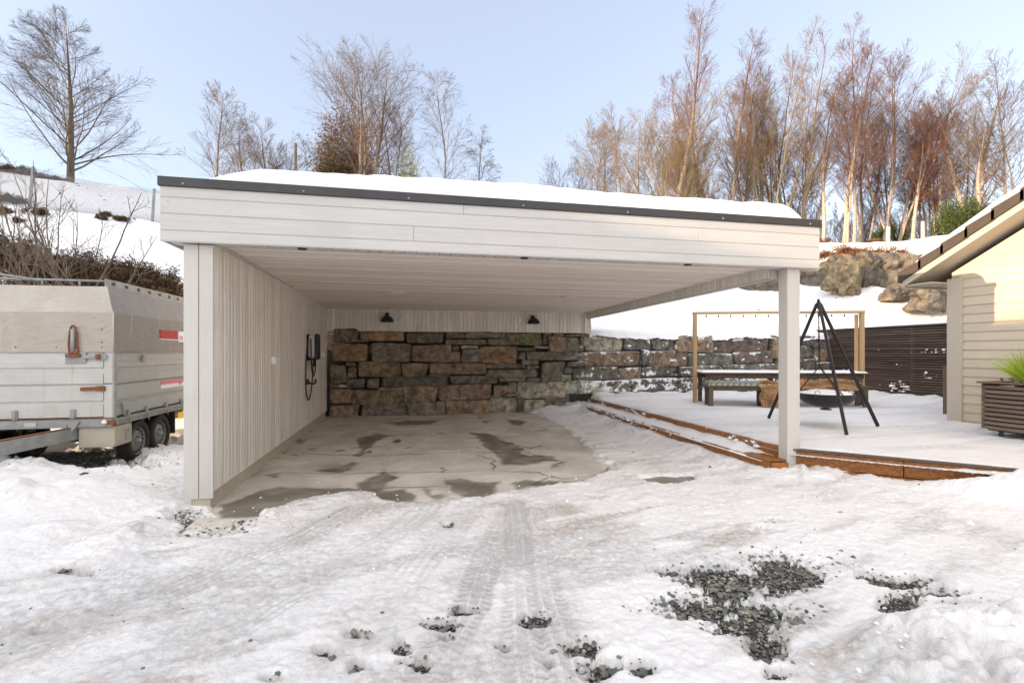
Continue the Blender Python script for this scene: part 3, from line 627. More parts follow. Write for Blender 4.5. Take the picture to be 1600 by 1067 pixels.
for (x, nm) in zip((-.49, 3.03), ('left black dome wall lamp above the rusty brown top stone', 'right black dome wall lamp above the mossy top stone')):
    t = thing('wall_lamp', (x, 11.82, 2.24), nm, 'wall lamp', 'dome lamps on the back wall')
    prof = [(.148*math.cos(a)+.002, .148*math.sin(a)) for a in np.linspace(0, math.pi/2, 10)]
    mb = MB(); mb.lathe(prof, (x, 11.67, 2.20), 32); mb.lathe([(p[0]*.95, p[1]*.95) for p in prof], (x, 11.67, 2.20), 32); mb.build('shade', M['black'], t)
    mb = MB(); mb.lathe([(.03, 0), (.035, .02), (.01, .06), (0, .065)], (x, 11.67, 2.345), 16); mb.tubes([(x, 11.67, 2.38), (x, 11.74, 2.40), (x, 11.82, 2.36)], .009, 8); mb.box(x-.04, x+.04, 11.80, 11.822, 2.30, 2.42); mb.build('bracket', M['black'], t)
    mb = MB(); mb.lathe([(0, -.02), (.03, -.01), (.035, .02), (.02, .06)], (x, 11.67, 2.22), 16); mb.build('bulb', M['white'], t)
for (x, nm) in zip((-.15, 2.69), ('white socket box right of the left dome lamp', 'white socket box left of the right dome lamp')):
    t = thing('wall_socket', (x, 11.82, 2.29), nm, 'socket', 'white sockets in the carport')
    mb = MB(); mb.box(x-.045, x+.045, 11.775, 11.823, 2.25, 2.34, .008); mb.build('housing', M['white'], t)
    mb = MB(); mb.box(x-.036, x+.036, 11.766, 11.776, 2.256, 2.315, .004); mb.build('lid', M['white'], t)
for (y, z, nm) in ((7.25, 1.39, 'white socket box on the boarded side wall, nearest the open front'), (11.2, 1.44, 'white switch on the side wall beyond the car charger')):
    t = thing('wall_socket', (-1.83, y, z), nm, 'socket', 'white sockets in the carport')
    mb = MB(); mb.box(-1.845, -1.79, y-.055, y+.055, z-.06, z+.05, .01); mb.build('housing', M['white'], t)
    mb = MB(); mb.box(-1.792, -1.782, y-.045, y+.045, z-.05, z+.03, .004); mb.build('lid', M['white'], t)
# charger
ch = thing('car_charger', (-1.84, 9.7, 1.6), 'silver and black electric car charger with looped cable on the side wall', 'car charger')
mb = MB(); mb.box(-1.83, -1.70, 9.60, 9.80, 1.40, 1.81, .03); mb.build('housing', M['silver'], ch)
mb = MB(); mb.box(-1.70, -1.645, 9.57, 9.83, 1.36, 1.84, .02); mb.build('front_cover', M['black'], ch)
mb = MB(); mb.box(-1.846, -1.831, 9.58, 9.82, 1.34, 1.83, .005); mb.box(-1.831, -1.71, 9.58, 9.8, 1.345, 1.38, .01); mb.build('bracket', M['black'], ch)
def smooth(pts, n=60):
    P = np.array(pts, float); t = np.linspace(0, len(P)-1, n); out = []
    for q in t:
        i = min(int(q), len(P)-2); f = q-i; p0 = P[max(i-1, 0)]; p1 = P[i]; p2 = P[i+1]; p3 = P[min(i+2, len(P)-1)]
        out.append(.5*((2*p1)+(-p0+p2)*f+(2*p0-5*p1+4*p2-p3)*f*f+(-p0+3*p1-3*p2+p3)*f**3))
    return np.array(out)
mb = MB()
mb.tubes(smooth([(-1.80, 9.60, 1.82), (-1.80, 9.47, 1.76), (-1.81, 9.38, 1.4), (-1.81, 9.33, 1.0), (-1.81, 9.40, .72), (-1.80, 9.55, .62), (-1.79, 9.72, .78), (-1.78, 9.82, 1.1), (-1.76, 9.86, 1.5), (-1.74, 9.84, 1.78)], 90), .012, 8)
mb.tubes(smooth([(-1.76, 9.52, 1.75), (-1.75, 9.50, 1.4), (-1.75, 9.58, 1.15), (-1.75, 9.74, 1.05), (-1.74, 9.86, 1.2), (-1.74, 9.88, 1.5)], 60), .012, 8)
mb.tubes(smooth([(-1.76, 9.55, 1.4), (-1.75, 9.62, 1.25), (-1.74, 9.74, 1.24), (-1.74, 9.78, 1.38)], 40), .012, 8)
mb.build('cable', M['black'], ch)
mb = MB(); mb.box(-1.845, -1.80, 9.50, 9.57, .90, 1.0, .01); mb.tubes(smooth([(-1.80, 9.53, .94), (-1.75, 9.60, .91), (-1.72, 9.72, .92), (-1.72, 9.78, .98)], 20), .018, 8); mb.build('plug_holder', M['black'], ch)

# ------------------------------------------------------------------ STONE WALL
CC = dict(g=(.125, .112, .090), b=(.17, .125, .085), r=(.19, .12, .074), d=(.108, .103, .084), m=(.095, .10, .052), l=(.24, .23, .18), o=(.17, .135, .085), p=(.12, .092, .08), k=(.08, .073, .062), R=(.175, .125, .09))
n = 9; lin = np.linspace(-1, 1, n)
def cube_surface():
    V = []; Fq = []
    for ax in range(3):
        for sg in (-1, 1):
            a, b = np.meshgrid(lin, lin); P = np.zeros((n, n, 3)); o = [q for q in range(3) if q != ax]; P[..., ax] = sg; P[..., o[0]] = a; P[..., o[1]] = b
            i0 = len(V)*n*n; V.append(P.reshape(-1, 3)); i = np.arange(n-1)[:, None]*n; j = np.arange(n-1)[None]
            f = np.stack([i+j, i+j+1, i+n+j+1, i+n+j], -1).reshape(-1, 4)+i0
            if (sg == 1) == (ax == 1): f = f[:, ::-1]
            Fq.append(f)
    return np.concatenate(V), np.concatenate(Fq)
CV, CF = cube_surface()
def stone(mb, x0, x1, y0, y1, z0, z1, col, p=11, amp=.026, jit=.14):
    Q = CV/(np.sum(np.abs(CV)**p, 1)**(1/p))[:, None]
    hx, hy, hz = (x1-x0)/2, (y1-y0)/2, (z1-z0)/2
    j = rng.uniform(-1, 1, (2, 2))*jit*min(hx, .25)*1.6; jz = rng.uniform(-1, 1, (2, 2))*jit*min(hz, .25)
    fx = (Q[:, 0]+1)/2; fz = (Q[:, 2]+1)/2
    dx = (j[0, 0]*(1-fx)*(1-fz)+j[1, 0]*fx*(1-fz)+j[0, 1]*(1-fx)*fz+j[1, 1]*fx*fz); dz = (jz[0, 0]*(1-fx)*(1-fz)+jz[1, 0]*fx*(1-fz)+jz[0, 1]*(1-fx)*fz+jz[1, 1]*fx*fz)
    W = np.stack([(x0+x1)/2+Q[:, 0]*hx+dx, (y0+y1)/2+Q[:, 1]*hy, (z0+z1)/2+Q[:, 2]*hz+dz], 1)
    s = rng.random()*50
    for a in range(3): W[:, a] += amp*(fbm(W[:, 0]+s+a*11, W[:, 1]+s, W[:, 2], 3, 5.0)*(1.4 if a == 1 else .8)-(.9*np.abs(fbm(W[:, 0]+s, W[:, 1]+s, W[:, 2]*1.7, 2, 3.2)) if a == 1 else 0)*-1)
    mb.add(W, CF, .5, np.array(CC[col])*rng.uniform(1.3, 1.8)*(1+rng.normal(0, .02, 3)), True)
S1 = [(68,203,220,282,'g'),(228,217,512,278,'r'),(516,227,742,290,'g'),(746,228,862,262,'g'),(865,224,1098,261,'g'),(746,264,1000,301,'g'),(1004,262,1120,300,'g'),(1104,226,1328,304,'m'),(1332,240,1357,302,'g'),(1358,248,1460,344,'R'),(1455,255,1545,342,'d'),(1335,230,1385,244,'g'),(1388,231,1462,248,'g'),(1465,236,1560,254,'p'),
(66,292,288,402,'r'),(289,284,320,354,'g'),(298,282,542,400,'g'),(542,296,790,404,'b'),(515,335,541,403,'g'),(780,340,835,404,'b'),(788,306,830,338,'g'),(832,304,946,324,'l'),(836,326,970,404,'g'),(946,304,1178,413,'r'),(1182,316,1290,338,'m'),(1282,306,1370,322,'l'),(1225,340,1547,397,'d'),(1182,342,1224,388,'g'),(1198,390,1307,420,'g'),(220,266,300,286,'d'),
(60,416,154,532,'g'),(155,404,214,430,'g'),(155,464,219,499,'b'),(165,432,215,464,'g'),(215,403,495,495,'b'),(496,408,643,491,'o'),(643,409,997,476,'R'),(980,413,1232,442,'g'),(1234,420,1305,444,'g'),(994,442,1304,496,'d'),(1307,400,1453,518,'d'),(1454,432,1500,474,'d'),(1468,400,1588,428,'d'),
(150,499,279,557,'g'),(279,499,352,558,'g'),(354,485,777,555,'d'),(768,483,1072,534,'d'),(1070,496,1226,520,'b'),(1226,496,1306,520,'d'),(1431,475,1494,516,'l'),(640,476,770,490,'d'),
(55,556,192,654,'b'),(184,562,502,656,'o'),(346,552,504,574,'b'),(500,545,702,642,'b'),(696,537,1024,630,'R'),(1034,539,1126,607,'b'),(1118,522,1174,592,'g'),(1172,518,1362,621,'l'),(1360,520,1470,619,'l'),(58,534,112,556,'g'),(1008,608,1180,664,'l'),(1214,622,1345,662,'l'),(112,535,155,555,'l'),
(46,655,237,716,'b'),(238,648,545,708,'g'),(520,640,746,692,'g'),(745,631,1014,684,'R'),(1176,618,1216,664,'d'),(1340,614,1472,650,'d'),(1095,590,1180,612,'d'),(1020,600,1100,625,'d')]
S2 = [(195,288,225,390,'d'),(220,306,442,391,'l'),(222,286,345,307,'b'),(190,391,542,473,'b'),(345,290,440,310,'d'),(438,303,602,374,'d'),(600,316,728,382,'d'),(726,298,942,397,'b'),(578,384,804,470,'b'),(540,380,582,470,'k'),(934,303,1054,398,'p'),(1058,310,1258,388,'p'),(802,399,1064,468,'d'),(1064,389,1292,458,'p'),(420,476,548,547,'b'),(546,472,754,530,'d'),(757,472,840,530,'d'),(160,470,422,548,'d'),(112,550,332,626,'l'),(328,545,486,622,'d'),(486,534,748,620,'k'),(750,530,1000,617,'k'),(838,468,1000,532,'d'),(998,458,1292,524,'d'),(998,522,1292,614,'k'),(1256,298,1330,350,'b'),(1256,350,1402,424,'b'),(1290,424,1424,505,'b'),(1330,300,1420,352,'k'),(1404,352,1500,430,'d'),(1290,505,1424,612,'k'),(1420,430,1520,520,'k'),(1424,520,1540,612,'k'),(1420,296,1500,352,'d'),(125,444,235,474,'l'),(1500,300,1600,380,'d'),(1510,376,1610,450,'b'),(1520,446,1600,530,'k'),(1530,526,1610,612,'k'),(0,618,150,680,'d')]
sw = MB()
def wz(px, py, Yp):
    a = (px-800)/F_PX; r = (FW[0]+RT[0]*a, FW[1]+RT[1]*a); t = Yp/r[1]; return r[0]*t, EYE-(py-550)/F_PX*t
for lst, ox, oy, sc, Yp in ((S1, 500, 460, 3.81, 11.80), (S2, 850, 440, 3.557, 11.98)):
    for x0, y0, x1, y1, c in lst:
        a, z1 = wz(ox+x0/sc, oy+y0/sc, Yp); b, z0 = wz(ox+x1/sc, oy+y1/sc, Yp)
        xm_, zt = wz(ox+(x0+x1)/2/sc, oy+y0/sc, Yp); _, zbm = wz(ox+(x0+x1)/2/sc, oy+y1/sc, Yp)
        f = rng.normal()*.035; g = .004
        zbm = -.05 if (zbm < .2 and Yp < 11.9) else zbm; stone(sw, a+g, b-g, Yp+f, Yp+.42, max(zbm, -.05)+g*.5, zt-g*.5, c)
swo = thing('stone_wall', (4, 12.1, 0), 'dry retaining wall of rust and grey split boulders behind the carport and deck', 'stone wall')
sw.build('stones', M['stone'], swo)
mb = MB(); mb.box(-1.95, 11.9, 12.06, 12.32, -.1, 1.93, .01); mb.box(-1.95, 4.5, 12.06, 12.3, 1.94, 2.2, .01); mb.build('earth_core', M['bed'], swo)
mb = MB(); X, Y = np.meshgrid(np.linspace(4.6, 12.15, 300), np.linspace(11.93, 12.5, 24))
edge = .06*fbm(X, Y, 3, 3, 2.5)
Z = 2.0+.03*fbm(X, Y*0, 0, 3, 1.2)+.05*np.sqrt(np.clip((Y-11.95+edge)/.1, 0, 1))+(Y-12)*.12-(.14+.10*fbm(X, 0*Y, 8, 3, 3.5))*sstep(12.02, 11.93, Y+edge)
mb.grid(X, Y, Z); mb.build('snow_ledge', M['snowc'], swo)

# ------------------------------------------------------------------ DECK
DZ = .30
dk = thing('wooden_deck', (7.5, 8, 0), 'snow covered timber deck with two orange brown steps beside the carport', 'deck')
pf = [(4.62, 5.16), (5.42, 4.42), (6.0, 3.82), (8.0, 1.9)]     # front edge line
def dbar(p, q, z0, z1, th, nm):
    mb = MB(); mb.bar((p[0], p[1], (z0+z1)/2), (q[0], q[1], (z0+z1)/2), th, z1-z0, bev=.006); return mb.build(nm, M['deckwood'], dk)
dbar((4.58, 12.05), (4.60, 7.75), .15, .30, .03, 'riser_board'); dbar((4.60, 7.72), (4.62, 5.30), .15, .30, .034, 'riser_board')
dbar((4.28, 12.0), (4.30, 8.2), 0.0, .155, .03, 'riser_board'); dbar((4.30, 8.17), (4.32, 5.16), 0.0, .155, .032, 'riser_board')
dbar((4.32, 5.14), (4.53, 5.10), -.02, .155, .03, 'riser_board')
mb = MB()
for x in (4.30, 4.39, 4.49): mb.box(x, x+.085, 5.16, 12.0, .157, .175, .004)
mb.build('step_tread', M['deckwood'], dk)
dbar((4.68, 5.14), (5.42, 4.42), .10, .285, .03, 'front_board'); dbar((5.425, 4.415), (8.0, 1.9), .10, .285, .03, 'front_board')
dbar((4.66, 5.12), (8.0, 1.86), -.06, .095, .03, 'front_board')
mb = MB(); mb.bar((4.66, 5.18, .298), (8.0, 1.93, .298), .10, .018); 
Xd = np.arange(4.62, 12.1, .12)
for x in Xd:
    y0 = 5.2-(x-4.62)*.975 if x > 4.75 else 5.32
    mb.box(x, x+.112, y0, 12.0, .268, .2895, .003)
mb.build('decking', M['darkwood'], dk)
xs = np.arange(4.36, 12.0, .032); ys = np.arange(1.5, 12.06, .04); X, Y = np.meshgrid(xs, ys)
front = (X-4.72)*.70+(Y-5.10)*.714                       # distance behind the front edge
e1 = sstep(.0, .14, X-4.615+.05*fbm(X, Y, 0, 3, 5)); ald = (X-4.72)*.714-(Y-5.10)*.70; e2 = sstep(.0, .15, front-.02+.10*sstep(.8, 2, ald)+.05*fbm(X, Y, 2, 3, 4)); e2 = np.maximum(e2, 0)
hh = .022+.016*fbm(X, Y, 5, 3, 1.2)+.012*fbm(X*.6, Y*2.4, 6, 4, 3)+.006*fbm(X, Y, 9, 3, 14)
hh = hh+.20*sstep(11.3, 10.2, 0*X+11.9-(X-10.6))*0+.15*sstep(10.9, 11.9, X)*(1+.4*fbm(X, Y, 3, 3, 3))+.12*sstep(11.3, 11.95, Y)*(1+.7*fbm(X, Y, 13, 3, 3))
hh = hh+.07*sstep(8.2, 8.7, X)*sstep(7, 6, Y)*(1+.4*fbm(X, Y, 3, 3, 5))*sstep(5, 6, Y)
hh = hh-.02*sstep(.25, .5, fbm(X, Y, 23, 4, 1.3))*0
hh = np.maximum(hh, .004)
Z = .293+hh*e1*e2-.05*(1-np.minimum(e1, e2))
step = (X < 4.60)
icy = np.clip(.55*sstep(-.1, .5, fbm(X*.4, Y*2.2, 33, 4, 1.6)), 0, 1)
hole = sstep(.42, .62, fbm(X*.5, Y*2.5, 43, 4, 1.4))*(.5)
keepm = ((X[:-1, :-1] > 4.56) & (front[:-1, :-1] > -.12))
mb = MB(); mb.grid(X, Y, Z, keepm, hole*.35, np.stack([icy, .3*hole, 0*icy], -1)); mb.build('snow_cover', M['snow'], dk)
xs = np.arange(4.27, 4.60, .02); ys = np.arange(5.25, 12.0, .03); X, Y = np.meshgrid(xs, ys)
e = sstep(0, .06, X-4.285+.03*fbm(X, Y, 0, 3, 5))*sstep(5.3, 6.1, Y+.35*fbm(X, Y, 3, 3, 4)); Z = .165+e*(.03+.03*fbm(X, Y, 2, 3, 4)+.035*sstep(4.45, 4.6, X)); Z = np.where(e < .02, .15, Z)
mb = MB(); mb.grid(X, Y, Z); mb.build('snow_cover', M['snowc'], dk)
# loose snow clinging to the boards
N = 900; t = rng.random(N); w = rng.random(N)
mb = MB()
m1 = rng.random(N) < .5
px_ = np.where(m1, 4.265+rng.normal(0, .01, N), 4.575+rng.normal(0, .01, N)); py_ = rng.uniform(5.2, 12, N); pz_ = np.where(m1, rng.uniform(0, .16, N)**1.0, rng.uniform(.16, .30, N))
k = sstep(.0, .5, fbm(py_, m1*5.0, 0, 3, 2.2)) > rng.random(N)*.7
scatter(mb, px_[k], py_[k], pz_[k], .014*rng.lognormal(0, .5, k.sum()), np.zeros(k.sum()))
N = 1100; t = rng.random(N)**.9*4.2; k = (sstep(.1, .55, fbm(t, t*0, 9, 3, 2.4))+.25*sstep(1.0, 2, t)) > rng.random(N); t = t[k]; n_ = len(t)
zz = rng.uniform(.0, .28, n_)*np.where(rng.random(n_) < .6, .5, 1)
scatter(mb, 4.74+t*.7135-.02, 5.01-t*.70-.02, zz, .012*rng.lognormal(0, .5, n_), np.zeros(n_))
tag(mb.build('clinging_snow', M['snowc'], dk), kind='stuff')

# ------------------------------------------------------------------ PERGOLA, TABLE, BENCHES
O = np.array([6.62, 10.35]); ua = np.array([.955, -.296]); va = np.array([.296, .955]); ZD = .31
def L(u, v, z): p = O+ua*u+va*v; return (p[0], p[1], z)
def lbox(mb, u0, u1, v0, v1, z0, z1, bev=.005):
    Mx = np.array([[ua[0], va[0], 0], [ua[1], va[1], 0], [0, 0, 1]]); return mb.box(u0, u1, v0, v1, z0, z1, bev, None, Mx, L((u0+u1)/2, (v0+v1)/2, (z0+z1)/2))
pg = thing('pergola_frame', L(1.9, 0, ZD), 'slim fresh pine goalpost frame standing over the snowy table', 'pergola')
for u in (0, 3.72):
    mb = MB(); lbox(mb, u-.04, u+.04, -.045, .045, ZD, 2.39); mb.build('post', M['pine'], pg)
mb = MB(); lbox(mb, 3.60, 3.66, .02, .08, ZD, 2.36); mb.build('post', M['pine'], pg)
mb = MB(); lbox(mb, -.05, 3.77, -.05, .05, 2.392, 2.44); mb.build('crossbeam', M['pine'], pg)
mb = MB(); lbox(mb, -.04, 3.77, -.045, .045, 2.441, 2.452, .004); mb.build('snow_cap', M['snowc'], pg)
tl = thing('string_light', L(1.9, 0, 2.38), 'row of tiny dark bulb holders strung under the pine crossbeam', 'string light')
us = np.arange(.25, 3.6, .28)
for u in us: p = L(u, -.03, 2.34); mb = MB(); mb.lathe([(0, -.035), (.014, -.03), (.016, 0), (.008, .03), (0, .032)], p, 10); mb.build('bulb_holder', M['black'], tl)
mb = MB(); uu_ = np.linspace(.05, 3.68, 90); mb.tubes(np.array([L(u, -.03, 2.372-.004*abs(math.sin(u*11.2))) for u in uu_]), .003, 5); mb.build('cable', M['black'], tl)
# table
tb = thing('garden_table', L(1.85, 0, ZD), 'long weathered wooden garden table with a thin sheet of snow on top', 'table')
mb = MB()
for i in range(6): lbox(mb, .08, 3.62, -.40+i*.135, -.40+i*.135+.128, 1.00, 1.035)
mb.build('tabletop', M['greywood'], tb)
mb = MB(); lbox(mb, .14, 3.56, -.36, -.33, .90, .998); lbox(mb, .14, 3.56, .33, .36, .90, .998); mb.build('apron', M['greywood'], tb)
for u in (.16, 3.44, 1.8):
    for v in (-.36, .28):
        mb = MB(); lbox(mb, u, u+.09, v, v+.07, ZD, 1.0); mb.build('leg', M['greywood'], tb)
for q0, q1 in ((.24, .50), (3.44, 3.18)): mb = MB(); mb.bar(L(q0, -.32, .72), L(q1, -.32, .97), .04, .05); mb.build('brace', M['greywood'], tb)
uu_, vv_ = np.meshgrid(np.linspace(.07, 3.63, 160), np.linspace(-.41, .41, 40)); ee = sstep(0, .05, uu_-.07)*sstep(0, .05, 3.63-uu_)*sstep(0, .03, vv_+.41)*sstep(0, .03, .41-vv_)
zz = 1.033+ee*(.035+.01*fbm(uu_, vv_, 0, 3, 4)); mb = MB(); mb.grid(O[0]+ua[0]*uu_+va[0]*vv_, O[1]+ua[1]*uu_+va[1]*vv_, zz); mb.build('snow_cover', M['snowc'], tb)
# benches
def bench(u0, u1, v0, label):
    t = thing('garden_bench', L((u0+u1)/2, v0+.19, ZD), label, 'bench', 'benches in front of the table')
    mb = MB()
    for i in range(3): lbox(mb, u0, u1, v0+i*.125, v0+i*.125+.118, .735, .765)
    mb.build('seat', M['greywood'], t)
    mb = MB(); lbox(mb, u0+.05, u1-.05, v0+.015, v0+.04, .66, .733); lbox(mb, u0+.05, u1-.05, v0+.32, v0+.345, .66, .733); mb.build('apron', M['greywood'], t)
    for u in (u0+.06, u1-.15):
        for v in (v0+.01, v0+.28):
            mb = MB(); lbox(mb, u, u+.09, v, v+.07, ZD, .732); mb.build('leg', M['greywood'], t)
    return t
bench(0.0, 1.33, -.90, 'short weathered wooden bench carrying the sage knitted cushion')
bench(1.45, 3.45, -.80, 'wooden bench beneath the ginger sheepskins, partly hidden by the carport post')
# knitted cushion
mb = MB(); nu, nv = 150, 34; U_, V_ = np.meshgrid(np.linspace(0, 1.25, nu), np.linspace(-1, 1, nv))
br = np.abs(np.sin(U_*26+np.where(np.sin(V_*8) > 0, V_*5, -V_*5)))*np.abs(np.sin(V_*8)); ends = (np.clip(U_/.05, 0, 1)*np.clip((1.25-U_)/.05, 0, 1))**.4
vv_ = -.71+.21*V_; zt = .767+(.085*np.sqrt(np.clip(1-np.abs(V_)**3.5, 0, 1))+.022*br*(1-np.abs(V_)**8))*ends
mb.grid(O[0]+ua[0]*(U_+.03)+va[0]*vv_, O[1]+ua[1]*(U_+.03)+va[1]*vv_, zt, None, np.clip(br*1.1, 0, 1))
mb.grid(O[0]+ua[0]*(U_+.03)+va[0]*vv_, O[1]+ua[1]*(U_+.03)+va[1]*vv_, .767+0*zt, None, .3, None, True)
tag(mb.build('knitted_cushion', M['knit'], loc=L(.65, -.71, .77)), 'sage green cable-knit cushion lying on the short bench', 'cushion')
# sheepskins
def fleece(label, patch, n_h, hang=False, seed=1):
    t = thing('sheepskin_rug', patch(.5, .5)[0], label, 'sheepskin', 'ginger sheepskins on the benches')
    a, b = np.meshgrid(np.linspace(0, 1, 24), np.linspace(0, 1, 24)); P = np.array([[patch(x, y)[0] for x, y in zip(ra, rb)] for ra, rb in zip(a, b)])
    P[..., 1] -= .03*np.abs(fbm(a*5, b*5, seed, 3, 1)); P[..., 2] += .03*fbm(a*6, b*6, seed, 3, 1); mb = MB(); mb.grid(P[..., 0], P[..., 1], P[..., 2], None, np.clip(.35+.6*fbm(a*7, b*7, seed+5, 3, 1), 0, 1)); mb.build('hide', M['fur'], t)
    st = []; vr = []
    for i in range(n_h):
        x, y = rng.random(2); p, nrm, fl = patch(x, y); ln = rng.uniform(.05, .11)*(1.5 if hang and y > .88 else 1); d = np.array(nrm)*.75+np.array(fl)*.6+rng.normal(0, .32, 3)
        d /= np.linalg.norm(d); p = np.array(p); st.append([p, p+d*ln*.5, p+d*ln*.85+np.array([0, 0, -.018])]); vr.append(np.clip(.5+.5*vn(x*7, y*7, seed)+rng.normal()*.2, 0, 1))
    st = np.array(st); vr = np.array(vr); tip = rng.random(len(st)) < .28
    mb = MB(); mb.tubes(st[~tip], [.007, .006, .002], 3, vr[~tip], cap=False); mb.build('fleece', M['fur'], t)
    mb = MB(); mb.tubes(st[tip], [.008, .006, .002], 3, vr[tip], cap=False); mb.build('fleece_tips', M['furtip'], t)
def patch1(a, b):     # lies on the bench end, hangs down the front
    u = 1.12+.72*a+.05*math.sin(b*9); s = b*1.05
    if s < .42: return (np.array(L(u, -.47-s, .80+.03*math.sin(a*7))), (0, 0, 1), (-va[0], -va[1], 0))
    s -= .42; nar = 1-.35*s; u = 1.46+(a-.5)*.76*nar+.04*math.sin(s*12); return (np.array(L(u, -.93-.04*math.sin(a*6), .81-s*.70)), (-va[0], -va[1], .1), (0, 0, -1))
def patch2(a, b):
    u = 1.75+1.45*a; return (np.array(L(u, -.86+.45*b, .80+.05*math.sin(b*3.1)+.02*math.sin(a*11))) - np.array([0, 0, .10*(b < .12)]), (-.1, -.3, .9), (rng.normal()*.5, -.5, -.2))
fleece('ginger sheepskin hanging down the front of the bench, left of the carport post', patch1, 9000, True, 1)
fleece('ginger sheepskin lying flat along the bench, behind the fire bowl', patch2, 10000, False, 2)

# ------------------------------------------------------------------ TRIPOD AND FIRE BOWL
ap = np.array((6.44, 6.62, 2.22)); feet = [np.array((6.24, 7.45, .33)), np.array((6.10, 5.80, .33)), np.array((7.22, 6.32, .33))]
tp = thing('fire_tripod', (6.5, 6.5, .3), 'tall black steel tripod standing on the snowy deck', 'tripod')
for f in feet:
    d = (ap-f)/np.linalg.norm(ap-f); top = ap+d*.12
    side = np.array([-(f-ap)[1], (f-ap)[0], 0]); side /= np.linalg.norm(side); o = (f-ap)*np.array([1, 1, 0]); o /= np.linalg.norm(o)
    mb = MB(); mb.bar(f+o*.03, ap+o*.05+d*.06, .042, .042, (0.3, .2, 1), .005); mb.bar(ap+o*.05+d*.05, ap+o*.05+d*.14, .016, .04, (0.3, .2, 1), .004); mb.build('leg', M['black'], tp)
mb = MB(); mb.lathe([(.03, -.02), (.055, -.015), (.055, .015), (.03, .02), (.03, -.02)], ap, 16); mb.build('hub', M['black'], tp)
def chain(mb, p, q, r=.0045, l=.045):
    p = np.array(p); q = np.array(q); n = int(np.linalg.norm(q-p)/(l*.72)); d = (q-p)/np.linalg.norm(q-p); s0 = np.cross(d, (0.2, .9, .1)); s0 /= np.linalg.norm(s0); s1 = np.cross(d, s0)
    P = []
    for i in range(n):
        c = p+(q-p)*(i+.5)/n; s = s0 if i % 2 else s1; th = np.linspace(0, 2*math.pi, 9)
        P.append([c+d*math.cos(t)*l*.5+s*math.sin(t)*l*.27 for t in th])
    mb.tubes(np.array(P), r, 4, cap=False)
bc = np.array((6.48, 6.52, .62)); zr = .845
fb = thing('fire_bowl', tuple(bc), 'wide black fire bowl filled with snow hanging from the tripod by chains', 'fire bowl')
prof = [(0, .62), (.15, .63), (.28, .675), (.36, .735), (.38, .79), (.385, zr), (.40, zr+.004), (.40, zr-.008), (.388, zr-.012)]
mb = MB(); mb.lathe([(r, z-.0) for r, z in prof], (bc[0], bc[1], 0), 56); mb.build('bowl', M['black'], fb)
mb = MB(); mb.lathe([(.002, .58), (.08, .585), (.085, .60), (.06, .605), (.02, .62)], (bc[0], bc[1], 0), 20); mb.tubes([(bc[0], bc[1], .60), (bc[0], bc[1], .63)], .012, 8); mb.build('foot_plate', M['rust'], fb)
rr_, tt = np.meshgrid(np.linspace(0, .375, 22), np.linspace(0, 2*math.pi, 61)); zz = zr-.03+.085*np.sqrt(np.clip(1-(rr_/.38)**2.5, 0, 1))+.02*fbm(rr_*np.cos(tt), rr_*np.sin(tt), 0, 3, 8)
mb = MB(); mb.grid(bc[0]+rr_*np.cos(tt), bc[1]+rr_*np.sin(tt), zz, None, .5, None, True); mb.build('snow_filling', M['snowc'], fb)
rg = ap+np.array([0, -.02, -.95])
for k in range(3):
    a = k*2.094+.35; e = np.array((bc[0]+.385*math.cos(a), bc[1]+.385*math.sin(a), zr)); mb = MB(); chain(mb, rg, e); mb.build('chain', M['black'], fb)
mb = MB(); chain(mb, ap, rg, .0055, .05); mb.build('hanging_chain', M['black'], fb)
th = np.linspace(0, math.pi, 14)
for sg in (-1, 1):
    mb = MB(); cx = bc+np.array([sg*.39*.8, -.39*.6*0+sg*.0, 0]); mb.tubes(np.array([(cx[0]+.05*math.cos(t), cx[1]-.16, zr+.0+.06*math.sin(t)) for t in th]), .006, 6); mb.build('handle', M['galv'], fb)

# ------------------------------------------------------------------ SLAT FENCE, GATE POST
fc = thing('slat_fence', (12.0, 10.4, .3), 'dark brown horizontal slat fence topped with snow, between stone wall and house', 'fence')
mb = MB(); z = .42
while z < 2.12: mb.box(11.985, 12.02, 7.9, 12.35, z, z+.036, .004); z += .0605
mb.build('slat_panel', M['darkwood'], fc)
mb = MB(); mb.box(12.112, 12.118, 7.9, 12.35, .3, 2.12, .001); mb.build('gap_shade_sheet', M['black'], fc)  # black sheet added behind the slats so their gaps read as shade
for y in (8.2, 9.6, 11.0, 12.3): mb = MB(); mb.box(12.03, 12.11, y-.04, y+.04, .2, 2.13, .004); mb.build('post', M['darkwood'], fc)
mb = MB(); mb.box(11.96, 12.13, 7.9, 12.4, 2.135, 2.16, .004); mb.build('top_rail', M['planterwood'], fc)
Yg, Xg = np.meshgrid(np.linspace(7.9, 12.4, 130), np.linspace(11.94, 12.6, 20)); e = np.sqrt(np.clip((Xg-11.94)/.05, 0, 1)); hgt = .02+.13*sstep(10.6, 9.2, Yg)+.02*fbm(Xg, Yg, 0, 3, 3)
mb = MB(); mb.grid(Xg, Yg, 2.15+e*hgt+.01, None, .5, None, True); mb.build('snow_cap', M['snowc'], fc)
mb = MB(); N = 900; yy = rng.uniform(8, 12.2, N); zz = .45+rng.random(N)**2.0*1.2; k = sstep(.05, .4, fbm(yy*.8, zz*3, 2, 3, 1.8)-.25*(zz-.7)) > rng.random(N)
scatter(mb, 11.975+0*yy[k], yy[k], (np.round(zz[k]/.0605)*.0605+.042-.0), .022*rng.lognormal(0, .5, k.sum()), np.zeros(k.sum())); tag(mb.build('clinging_snow', M['snowc'], fc), kind='stuff')
mb = MB(); mb.box(10.02, 10.11, 7.33, 7.41, .28, 1.22, .006); mb.box(10.015, 10.115, 7.325, 7.415, 1.221, 1.245, .004)
